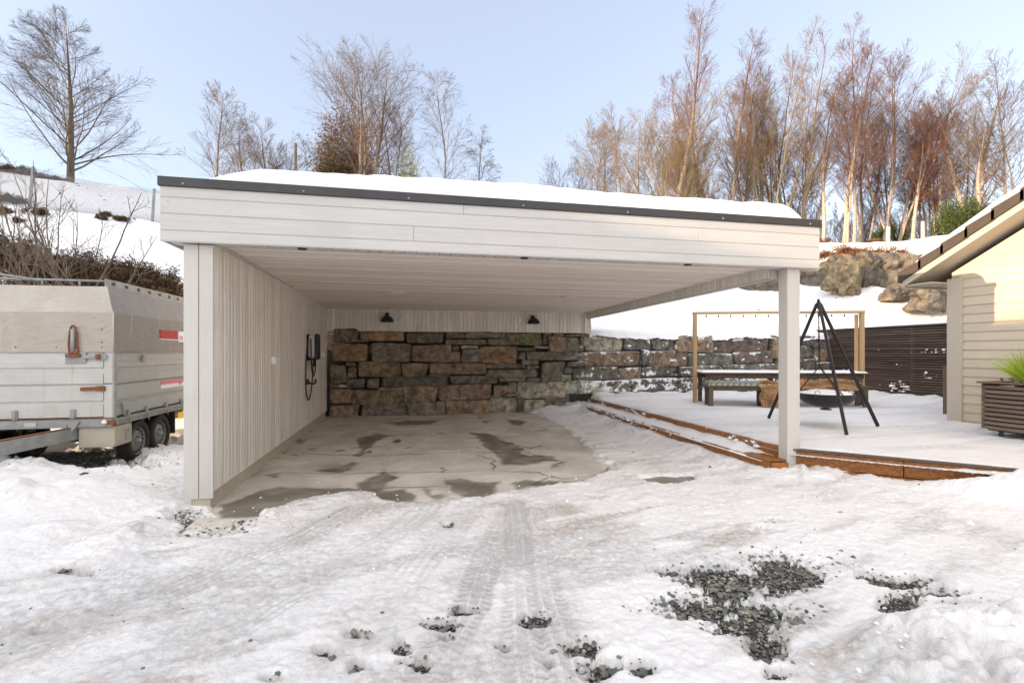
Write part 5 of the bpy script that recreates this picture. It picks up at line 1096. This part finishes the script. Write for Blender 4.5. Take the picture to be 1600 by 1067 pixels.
# left alder
make_tree('alder_tree', 'dark bare cone-shaped alder standing alone on the snowy hill at left', 'tree', on(110, 20), htop(110, 40, 20)*1.04, .14, 11, 'alder', 'tw_alder', 1, 0, 50, 13, 8, (44, 64), .03, .66, .06, (0, 0), 'cone', .0042)
TL = [(345, 123, 27, 21, 'birch', 'tw_grey', 'slender bare tree, tallest of the three above the left end of the roof', dict(plen=.36, ang=(35, 60))),
      (397, 170, 27, 22, 'olive', 'tw_grey', 'rounded bare tree with many spreading limbs, second from the left above the carport roof', dict(plen=.5, stems=3, spread=.35, shape='round', prim=16)),
      (441, 200, 28, 23, 'olive', 'tw_grey', 'small bare tree beside the wooden pole above the roof', dict(plen=.42, stems=2, spread=.25, prim=18)),
      (517, 165, 30, 24, 'birch', 'tw_grey', 'thin grey bare birch left of the big white birch', dict(plen=.36, droop=.12)),
      (568, 60, 28, 25, 'birch', 'tw_grey', 'tall white-stemmed birch, highest tree above the middle of the carport roof', dict(plen=.50, stems=3, spread=.22, prim=26, r=.17, ang=(25, 48), droop=.05, t0=.3)),
      (614, 140, 29, 26, 'birch', 'tw_red', 'reddish bare birch just right of the tall white-stemmed birch', dict(plen=.34, stems=2, spread=.12)),
      (694, 125, 30, 27, 'birch', 'tw_grey', 'slim pale birch standing alone right of the green bush above the roof', dict(plen=.30, droop=.08)),
      (740, 195, 31, 28, 'birch', 'tw_grey', 'small drooping birch, rightmost of the trees above the roof middle', dict(plen=.30, droop=.15)),
      (930, 195, 32, 29, 'birch', 'tw_grey', 'small bare birch left of the dense right-hand wood', dict(plen=.36, droop=.1, stems=2, spread=.2)),
      (868, 232, 32, 30, 'olive', 'tw_grey', 'low bare shrubby tree, furthest left of the right-hand wood', dict(plen=.5, stems=3, spread=.5, prim=14)),
      (1052, 15, 26, 31, 'birch', 'tw_red', 'tallest red-twigged birch at the left edge of the wood', dict(plen=.24, up=.2, prim=36, r=.17)),
      (1072, 75, 26.5, 32, 'birch', 'tw_red', 'red-twigged birch leaning right beside the tallest birch', dict(plen=.26, up=.2, lean=(.10, 0))),
      (1045, 150, 25.5, 33, 'olive', 'tw_olive', 'wide olive-grey multi-stemmed tree whose limbs arch left into the open sky', dict(plen=.42, stems=7, spread=.62, prim=15, up=.16)),
      (1135, 22, 26, 34, 'birch', 'tw_red', 'tall straight white-trunked birch, second spire of the wood from the left', dict(plen=.25, up=.18, prim=34, r=.15)),
      (1105, 150, 25.5, 35, 'olive', 'tw_olive', 'olive-grey tree between the two tall birch spires', dict(plen=.34, stems=5, spread=.42, prim=14, up=.2)),
      (1200, 72, 25.5, 36, 'olive', 'tw_olive', 'broad yellowish multi-stemmed willow above the right end of the roof', dict(plen=.34, stems=8, spread=.46, prim=15, up=.22)),
      (1245, 85, 26.5, 37, 'olive', 'tw_red', 'multi-stemmed tree with rust coloured twig tops right of the yellowish willow', dict(plen=.32, stems=6, spread=.40, prim=14, up=.22)),
      (1287, 110, 25, 38, 'birch', 'tw_grey', 'white birch trunk rising just right of the roof end', dict(plen=.28, up=.12)),
      (1322, 62, 25, 39, 'birch', 'tw_red', 'pair of white birch stems leaning right beyond the roof end', dict(plen=.26, stems=2, spread=.06, lean=(.10, 0), up=.2, prim=26)),
      (1335, 28, 25.5, 40, 'birch', 'tw_red', 'highest birch of the right half, pink stem leaning slightly right', dict(plen=.25, up=.22, lean=(.10, 0), prim=34)),
      (1376, 72, 26, 41, 'birch', 'tw_red', 'rust-twigged birch with a speckled trunk left of the green conifer', dict(plen=.34, up=.2, stems=2, spread=.14, lean=(.04, 0))),
      (1425, 160, 25, 42, 'birch', 'tw_wine', 'leaning orange-stemmed young birch above the rock face', dict(plen=.34, up=.2, lean=(.16, 0))),
      (1465, 185, 26, 43, 'birch', 'tw_wine', 'wine-red young birch close behind the green conifer', dict(plen=.36, up=.2, stems=2, spread=.2)),
      (1535, 108, 24, 44, 'birch', 'tw_grey', 'large forked birch rising behind the cream house roof', dict(plen=.38, stems=3, spread=.28, prim=20, r=.17, ang=(30, 55))),
      (1580, 95, 25, 45, 'birch', 'tw_grey', 'birch at the far right edge above the snowy house roof', dict(plen=.38, stems=2, spread=.2, prim=22)),
      (1158, 110, 28, 51, 'birch', 'tw_red', 'thin red-twigged birch filling the gap right of the second spire', dict(plen=.3, up=.2, stems=2, spread=.12)),
      (1222, 100, 28, 52, 'olive', 'tw_red', 'thin rust-topped tree within the willow limbs above the roof end', dict(plen=.32, up=.2, stems=4, spread=.25, prim=14)),
      (1268, 120, 27, 53, 'birch', 'tw_red', 'slim red birch just left of the lone white trunk by the roof end', dict(plen=.3, up=.2, stems=2, spread=.15)),
      (1352, 90, 27.5, 54, 'birch', 'tw_red', 'slim birch squeezed between the highest birch and the speckled trunk', dict(plen=.3, up=.2, stems=3, spread=.14)),
      (1398, 135, 26.5, 55, 'birch', 'tw_wine', 'dark red birch cluster above the left picket', dict(plen=.36, up=.2, stems=4, spread=.3, prim=16)),
      (1448, 165, 27.5, 56, 'birch', 'tw_wine', 'dense dark red birch cluster above the right picket', dict(plen=.38, up=.2, stems=5, spread=.35, prim=15)),
      (1495, 200, 28, 57, 'birch', 'tw_wine', 'low dark red birch between the conifer and the forked birch', dict(plen=.42, up=.15, stems=4, spread=.4, prim=15)),
      (990, 165, 27.5, 58, 'olive', 'tw_olive', 'olive sapling clump under the arching limbs at the wood edge', dict(plen=.4, up=.15, stems=4, spread=.4, prim=14)),
      (1090, 120, 27.5, 59, 'birch', 'tw_red', 'red-brown birch just behind the leaning birch', dict(plen=.32, up=.2, stems=2, spread=.15)),
      (1165, 190, 29, 46, 'birch', 'tw_wine', 'slim dark birch deep between the second spire and the willow', dict(plen=.3, up=.15)),
      (1405, 120, 28, 47, 'olive', 'tw_olive', 'olive tree with fanned upright twigs behind the speckled birch', dict(plen=.36, stems=4, spread=.35, prim=14, up=.2))]
for px, py, d, sd, tm, wm, lab, kw in TL:
    kw = dict(kw); rr = kw.pop('r', .09 if kw.get('stems', 1) < 4 else .075); kw['plen'] = kw.get('plen', .34)*1.22
    make_tree('birch_tree' if tm == 'birch' else 'bare_tree', lab, 'tree', on(px, d), htop(px, py, d), rr, sd, tm, wm, group='bare trees along the hilltop', **{**dict(prim=28, sec=11, ter=6), **kw})
# thicket behind: copies of two low shrubs
base_th = make_tree('thicket_shrub', 'wine-red leafless thicket shrub among the birch stems', 'shrub', on(1395, 27), 4.6, .04, 60, 'olive', 'tw_wine', 7, .35, 9, 7, 6, (20, 45), .2, .4, .15, group='leafless shrubs between the birches', shape='round')
base_t2 = make_tree('thicket_shrub', 'olive-brown leafless thicket shrub among the birch stems', 'shrub', on(1120, 28), 4.8, .04, 61, 'olive', 'tw_olive', 7, .4, 9, 7, 6, (20, 45), .2, .4, .15, group='leafless olive shrubs between the birches', shape='round')
for i, (px, d) in enumerate([(1455, 30), (1490, 29), (1520, 30), (1350, 30), (1370, 32), (1410, 32), (1310, 31), (1560, 30), (1265, 31), (1500, 33), (1440, 35), (1340, 34), (1545, 33), (1600, 31)]):
    copy_thing(base_th, on(px, d), i*1.7, rng.uniform(.6, .95), 'wine-red leafless thicket shrub among the birch stems', 'leafless shrubs between the birches')
for i, (px, d) in enumerate([(1070, 31), (1000, 31), (1150, 31), (1190, 31), (1235, 31), (1280, 33), (1090, 33), (970, 33), (1225, 34), (1400, 31)]):
    copy_thing(base_t2, on(px, d), i*2.1, rng.uniform(.6, .9), 'olive-brown leafless thicket shrub among the birch stems', 'leafless olive shrubs between the birches')
# evergreens / leafy masses: clumps of small leaf faces spread through a volume
def leafmass(c, rad, n, size, seed, clump=40, flat=.8, needle=False):
    g = np.random.default_rng(seed); C = unit(g.normal(size=(clump, 3)))*(g.random((clump, 1))**.45)*np.array(rad); C[:, 2] = np.abs(C[:, 2])*flat
    i = g.integers(0, clump, n); P = C[i]+g.normal(size=(n, 3))*np.array(rad)*.16; P = P+np.array(c)
    a = unit(g.normal(size=(n, 3))); b = unit(np.cross(a, g.normal(size=(n, 3)))); s = size*g.uniform(.5, 1.4, (n, 1))
    w = .22 if needle else .5
    V = np.stack([P-a*s, P+b*s*w, P+a*s, P-b*s*w], 1); var = np.clip(g.normal(.5, .25, clump)[i]+g.normal(0, .15, n), 0, 1)
    return V.reshape(-1, 3), np.arange(n*4).reshape(-1, 4), np.repeat(var, 4)
def bush(name, label, cat, px, d, rad, n, size, mat, seed, trunk=True, group=None, dz=0, **kw):
    p = on(px, d, dz); t = thing(name, p, label, cat, group); mb = MB(); mb.add(*leafmass((p[0], p[1], p[2]+rad[2]*.15), rad, n, size, seed, **kw)); mb.build('foliage', M[mat], t)
    g = np.random.default_rng(seed); b = np.array(p); S = np.array([[b+np.array([0, 0, -.2]), b+np.array([x*.4, y*.4, rad[2]*.5]), b+np.array([x*.8, y*.8, rad[2]*.85])] for x, y in g.normal(size=(7, 2))*np.array(rad[:2])*.5])
    mb = MB(); mb.tubes(S, [.05, .03, .01], 5); mb.build('stem', M['alder'], t); return t
bush('pine_tree', 'dull brown-green bushy pine behind the tall white birch', 'tree', 548, 31, (2.3, 1.5, 7.3), 22000, .13, 'brownpine', 71, dz=.6, needle=True)
bush('pine_tree', 'dark green-brown pine left of the tall white birch stem', 'tree', 525, 30, (1.1, 1.0, 6.0), 7000, .09, 'needle', 72, dz=.6, needle=True)
bush('juniper_bush', 'rounded bright yellow-green bush showing above the roof snow', 'bush', 641, 26, (1.0, .9, 4.7), 11000, .07, 'needle2', 73, dz=.2, needle=True)
bush('juniper_bush', 'tiny green bush tip at the foot of the small drooping birch', 'bush', 741, 27, (.45, .4, 3.3), 2500, .07, 'needle2', 74, needle=True)
bush('juniper_bush', 'tiny dark green sprig above the roof, right of the small drooping birch', 'bush', 768, 27, (.35, .3, 2.9), 1800, .07, 'needle', 75, needle=True)
bush('conifer_bush', 'dense dark green conifer left of the house roof', 'bush', 1503, 22.5, (1.15, 1.0, 1.75), 12000, .07, 'needle', 76, clump=90, needle=True)
bush('conifer_bush', 'dark green conifer half hidden behind the house roof', 'bush', 1548, 23.5, (1.0, .9, 1.7), 7000, .07, 'needle', 77, clump=70, needle=True)
bush('conifer_bush', 'small dark evergreen low among the birch trunks', 'bush', 1392, 27, (.9, .8, 1.0), 3500, .07, 'needle', 78, clump=40, needle=True)
# hilltop pole
pp = on(462, 27); zt = EYE+(550-224)/F_PX*27
mb = MB(); mb.tubes([(pp[0], pp[1], pp[2]-.3), (pp[0], pp[1], zt)], [.085, .07], 10); tag(mb.build('utility_pole', M['olive'], loc=pp), 'plain wooden pole rising above the carport roof among bare trees', 'pole')
# ground cover on hills
def cover(name, pts, n, size, mat, seed, rad=(.5, .5, .3)):
    mb = MB()
    for i, (px, d, s) in enumerate(pts):
        p = on(px, d, .1); mb.add(*leafmass((p[0], p[1], p[2]+.0), tuple(np.array(rad)*s), n, size, seed+i, clump=18, flat=.8, needle=True))
    tag(mb.build(name, M[mat]), kind='stuff')
cover('brown_heather', [(px+rng.normal()*6, 12.3+rng.random()*.7+ (px > 200)*.5, rng.uniform(.7, 1.25)) for px in list(range(-60, 285, 9))+list(range(100, 250, 14))]+[(10, 11.6, .7), (40, 11.8, .8)], 750, .06, 'brownleaf', 100, (.44, .38, .70))
cover('dry_grass', [(8, 19.3, .9), (25, 19.3, .8), (40, 19.5, .7), (60, 19.6, .6), (80, 19.7, .5), (90, 19.8, .4), (5, 15.6, .6), (30, 15.7, .5), (60, 15.2, .6), (30, 14.6, .25), (160, 16, .35), (190, 16.3, .4), (2, 14.9, .5), (165, 16.3, .3)], 900, .06, 'brownleaf', 200, (.55, .5, .45))
# twig and leaf litter speckled over the snowy slopes
N = 1500; pxs = rng.uniform(-40, 1600, N); ds = np.where(rng.random(N) < .6, rng.uniform(12.8, 20, N), rng.uniform(12.5, 26, N)); kk = fbm(pxs*.01, ds*.4, 3, 3, 1.0) > .05
P_ = np.array([PD(a, 550, b) for a, b in zip(pxs[kk], ds[kk])]); kk2 = ~((P_[:, 0] > -2.5) & (P_[:, 0] < 12.6) & (P_[:, 1] < 12.8)); P_ = P_[kk2]
mb = MB(); scatter(mb, P_[:, 0], P_[:, 1], terr(P_[:, 0], P_[:, 1])+.01, .018*rng.lognormal(0, .5, len(P_)), rng.random(len(P_))); tag(mb.build('leaf_litter', M['brownleaf']), kind='stuff')
# rock face on the right
rx = np.linspace(1120, 1640, 120); rbase_y = np.interp(rx, [1120, 1165, 1217, 1253, 1287, 1319, 1340, 1375, 1412, 1481, 1640], [450, 452, 468, 452, 456, 466, 448, 454, 470, 498, 520]); rd = np.interp(rx, [1120, 1340, 1481, 1640], [23.4, 20.6, 17.6, 16.6])
rtop = np.interp(rx, [1120, 1200, 1253, 1290, 1340, 1400, 1444, 1510, 1640], [432, 436, 420, 402, 398, 402, 398, 400, 405])
NT_ = 26; U_, T_ = np.meshgrid(np.arange(120), np.linspace(0, 1, NT_)); rows = []
B = np.array([PD(a, b, c) for a, b, c in zip(rx, rbase_y, rd)]); Tp = np.array([PD(a, b, c+.9) for a, b, c in zip(rx, rtop, rd)])
B[:, 2] -= .5
Pm = B[None]*(1-np.linspace(0, 1, NT_)**.6)[:, None, None]+Tp[None]*(np.linspace(0, 1, NT_)**.6)[:, None, None]
Pm[..., 2] = B[None, :, 2]+(Tp[None, :, 2]-B[None, :, 2])*np.linspace(0, 1, NT_)[:, None]
w1 = 1-_worley(Pm[..., 0]*.9+Pm[..., 2]*.3, Pm[..., 2]*.8+Pm[..., 1]*.4, 1.3); nn = .35+.7*w1+.45*fbm(Pm[..., 0], Pm[..., 1], Pm[..., 2], 4, 1.6)
out = -FW; Pm[..., 0] += out[0]*nn; Pm[..., 1] += out[1]*nn; Pm[..., 2] += .12*fbm(Pm[..., 0], Pm[..., 1], Pm[..., 2]+9, 3, 2)
mb = MB(); mb.grid(Pm[..., 0], Pm[..., 1], Pm[..., 2]); tag(mb.build('rock_face', M['rock']), kind='structure')
def boulder(label, px, py, d, sx_, sy_, sz_, mat='boulder'):
    p = PD(px, py, d); mb = MB(); Q = CV/(np.sum(np.abs(CV)**3, 1)**(1/3))[:, None]; W = Q*np.array([sx_, sy_, sz_])+p; s = rng.random()*30
    dsp = .75*fbm(W[:, 0]+s, W[:, 1], W[:, 2], 4, 1.3/max(sx_, .4))-.25*np.abs(fbm(W[:, 0]+s, W[:, 1]+5, W[:, 2], 3, 3)); W = p+(W-p)*(1+dsp[:, None]); mb.add(W, CF, .5, None, False); tag(mb.build('boulder', M[mat], loc=p), label, 'boulder')
boulder('large pale yellowish boulder on the snow slope right of the carport post', 1318, 437, 19.9, .62, .5, .78)
boulder('grey-brown boulder leaning on the rock face right of the pale boulder', 1356, 425, 20.2, .42, .4, .75, 'rock')
boulder('low brown rock poking from the snow left of the house eave', 1398, 458, 18.6, .5, .35, .28, 'rock')
boulder('long dark rock on the slope just left of the house corner board', 1452, 468, 17.4, .95, .5, .42, 'rock')
cover('rust_heather', [(px+rng.normal()*5, np.interp(px, [1120, 1340, 1481, 1640], [24.2, 21.5, 18.5, 17.6])+rng.random()*.8, rng.uniform(.5, 1.15)) for px in list(range(1150, 1500, 9))+list(range(1320, 1460, 10))], 520, .065, 'rustleaf', 300, (.55, .5, .50))
# forest floor litter and fence pickets
cover('forest_litter', [(rng.uniform(960, 1600), rng.uniform(24.5, 31), rng.uniform(.4, 1.0)) for _ in range(46)], 420, .07, 'rustleaf', 400, (.8, .6, .32))
for px, lab in ((1388, 'pale wooden fence picket on the ledge below the red birches'), (1442, 'pale wooden fence picket on the ledge near the green conifer')):
    p = on(px, 22.5); mb = MB(); mb.box(p[0]-.06, p[0]+.06, p[1]-.05, p[1]+.05, p[2]-.3, p[2]+.95, .01); tag(mb.build('fence_picket', M['trim'], loc=p), lab, 'fence post')
# bare shrubs in front of the left bank
def shrub(label, px, d, h, seed, n=7, sp=.5, lean=(0, 0), **kw):
    return make_tree('bare_shrub', label, 'shrub', on(px, d), h, .024, seed, 'alder', 'tw_shrub', n, sp, 6, 4, 0, (22, 45), .10, .34, .2, lean, group='leafless shrubs on the left bank', shape='round', tw=.0045, **kw)
shrub('tall leafless many-stemmed shrub behind the trailer, below the leaning fence post', 78, 11.6, htop(78, 285, 11.6)*1.4, 81, 9, .50)
shrub('leafless shrub rising behind the trailer rack, right of the tallest shrub', 112, 11.8, htop(112, 320, 11.8)*1.4, 82, 6, .62)
shrub('leafless sapling at the left picture edge behind the trailer', 5, 11.2, htop(5, 345, 11.2)*1.4, 83, 5, .5)
shrub('low arching leafless shrub right behind the canvas top', 160, 11.8, htop(160, 370, 11.8)*1.4, 84, 7, .9)
shrub('leafless red-brown shrub by the house corner board, behind the slat fence', 1465, 14.5, 1.1, 85, 6, .6)
# chain-link fence on the left hill
cf = thing('chain_link_fence', on(150, 16), 'galvanised chain-link fence with leaning posts along the left hillside', 'fence')
pp = [(-120, 262, 15.0), (52, 262, 15.4), (241, 296, 17.2), (330, 300, 18.5)]; tops = [PD(*a) for a in pp]; bots = []
for (px, py, d), tpt in zip([(-130, 330, 15.0), (46, 324, 15.4), (238, 348, 17.2), (330, 350, 18.5)], tops): bots.append(PD(px, py, d))
for a, b in zip(bots, tops): mb = MB(); mb.tubes([a+(a-b)*.3, b], .045, 8); mb.lathe([(.05, 0), (.045, .02), (0, .03)], b, 10); mb.build('post', M['galv'], cf)
mb = MB(); W = []
for (a0, a1), (b0, b1) in zip(zip(bots[:-1], bots[1:]), zip(tops[:-1], tops[1:])):
    Ln = np.linalg.norm(a1-a0); Hn = 1.25; s = .075; nn = int(Ln/s)
    sag = lambda u: -.10*math.sin(math.pi*np.clip(u, 0, 1))
    def pt(u, w): q = a0+(a1-a0)*u; r2 = b0+(b1-b0)*u; return q+(r2-q)*w+np.array([0, 0, sag(u)])
    for i in range(-int(Hn/s), nn+int(Hn/s)):
        for sg in (1, -1):
            pts = []
            for w in np.linspace(0, 1, 5):
                u = (i*s+sg*w*Hn)/Ln if sg > 0 else (i*s-w*Hn+Hn*0)/Ln
                pts.append((u, w))
            us_ = np.array([p[0] for p in pts]); 
            if us_.min() < 0 or us_.max() > 1:
                # clip
                w0, w1 = 0.0, 1.0; u0, u1 = us_[0], us_[-1]
                if u1 == u0: continue
                tt_ = sorted([(0-u0)/(u1-u0), (1-u0)/(u1-u0)]); w0 = max(0, tt_[0]); w1 = min(1, tt_[1])
                if w1-w0 < .02: continue
                pts = [(u0+(u1-u0)*w, w) for w in np.linspace(w0, w1, 5)]
            W.append([pt(u, w) for u, w in pts])
mb.tubes(np.array(W), .0055, 3, cap=False); mb.build('wire_mesh', M['galv'], cf)

# unseen house added at far left, outside the frame, to shade the left bank
nh2 = thing('unseen_shade_house', (-24, 13, 0), 'tall unseen grey house added up the slope to shade the left bank', 'house')
mb = MB(); mb.box(-27.5, -20.5, 9.5, 21, -.1, 8.6, .01); mb.build('wall', M['trim'], nh2)
V = [(-28, 9.0, 8.5), (-20, 9.0, 8.5), (-24, 9.0, 11.2), (-28, 21.5, 8.5), (-20, 21.5, 8.5), (-24, 21.5, 11.2)]
mb = MB(); mb.add(V, [[0, 1, 2], [5, 4, 3]]); mb.add(V, [[1, 4, 5, 2], [2, 5, 3, 0], [0, 3, 4, 1]]); mb.build('roof', M['tile'], nh2)
# ------------------------------------------------------------------ unseen house behind-left of the camera, placed and sized to shade the yard
nh = thing('unseen_shade_house', (-17, -3, 0), 'unseen grey timber house placed left behind the camera to shade the yard', 'house')
mb = MB(); mb.box(-22, -14, -12, 4.6, -.1, 3.9, .01); mb.build('wall', M['trim'], nh)
V = [(-22.5, -12.5, 3.8), (-13.5, -12.5, 3.8), (-18, -12.5, 5.9), (-22.5, 5.1, 3.8), (-13.5, 5.1, 3.8), (-18, 5.1, 5.9)]
mb = MB(); mb.add(V, [[0, 1, 2], [5, 4, 3]]); mb.add(V, [[1, 4, 5, 2], [2, 5, 3, 0], [0, 3, 4, 1]]); mb.build('roof', M['tile'], nh)
for y in (-9, -5, -1, 2.6):
    mb = MB(); mb.box(-14.0, -13.97, y-.6, y+.6, 1.0, 2.3, .004); w = mb.build('window', M['white'], nh); mb = MB(); mb.box(-13.97, -13.96, y-.52, y+.52, 1.08, 2.22, .001); mb.build('pane', M['black'], w)
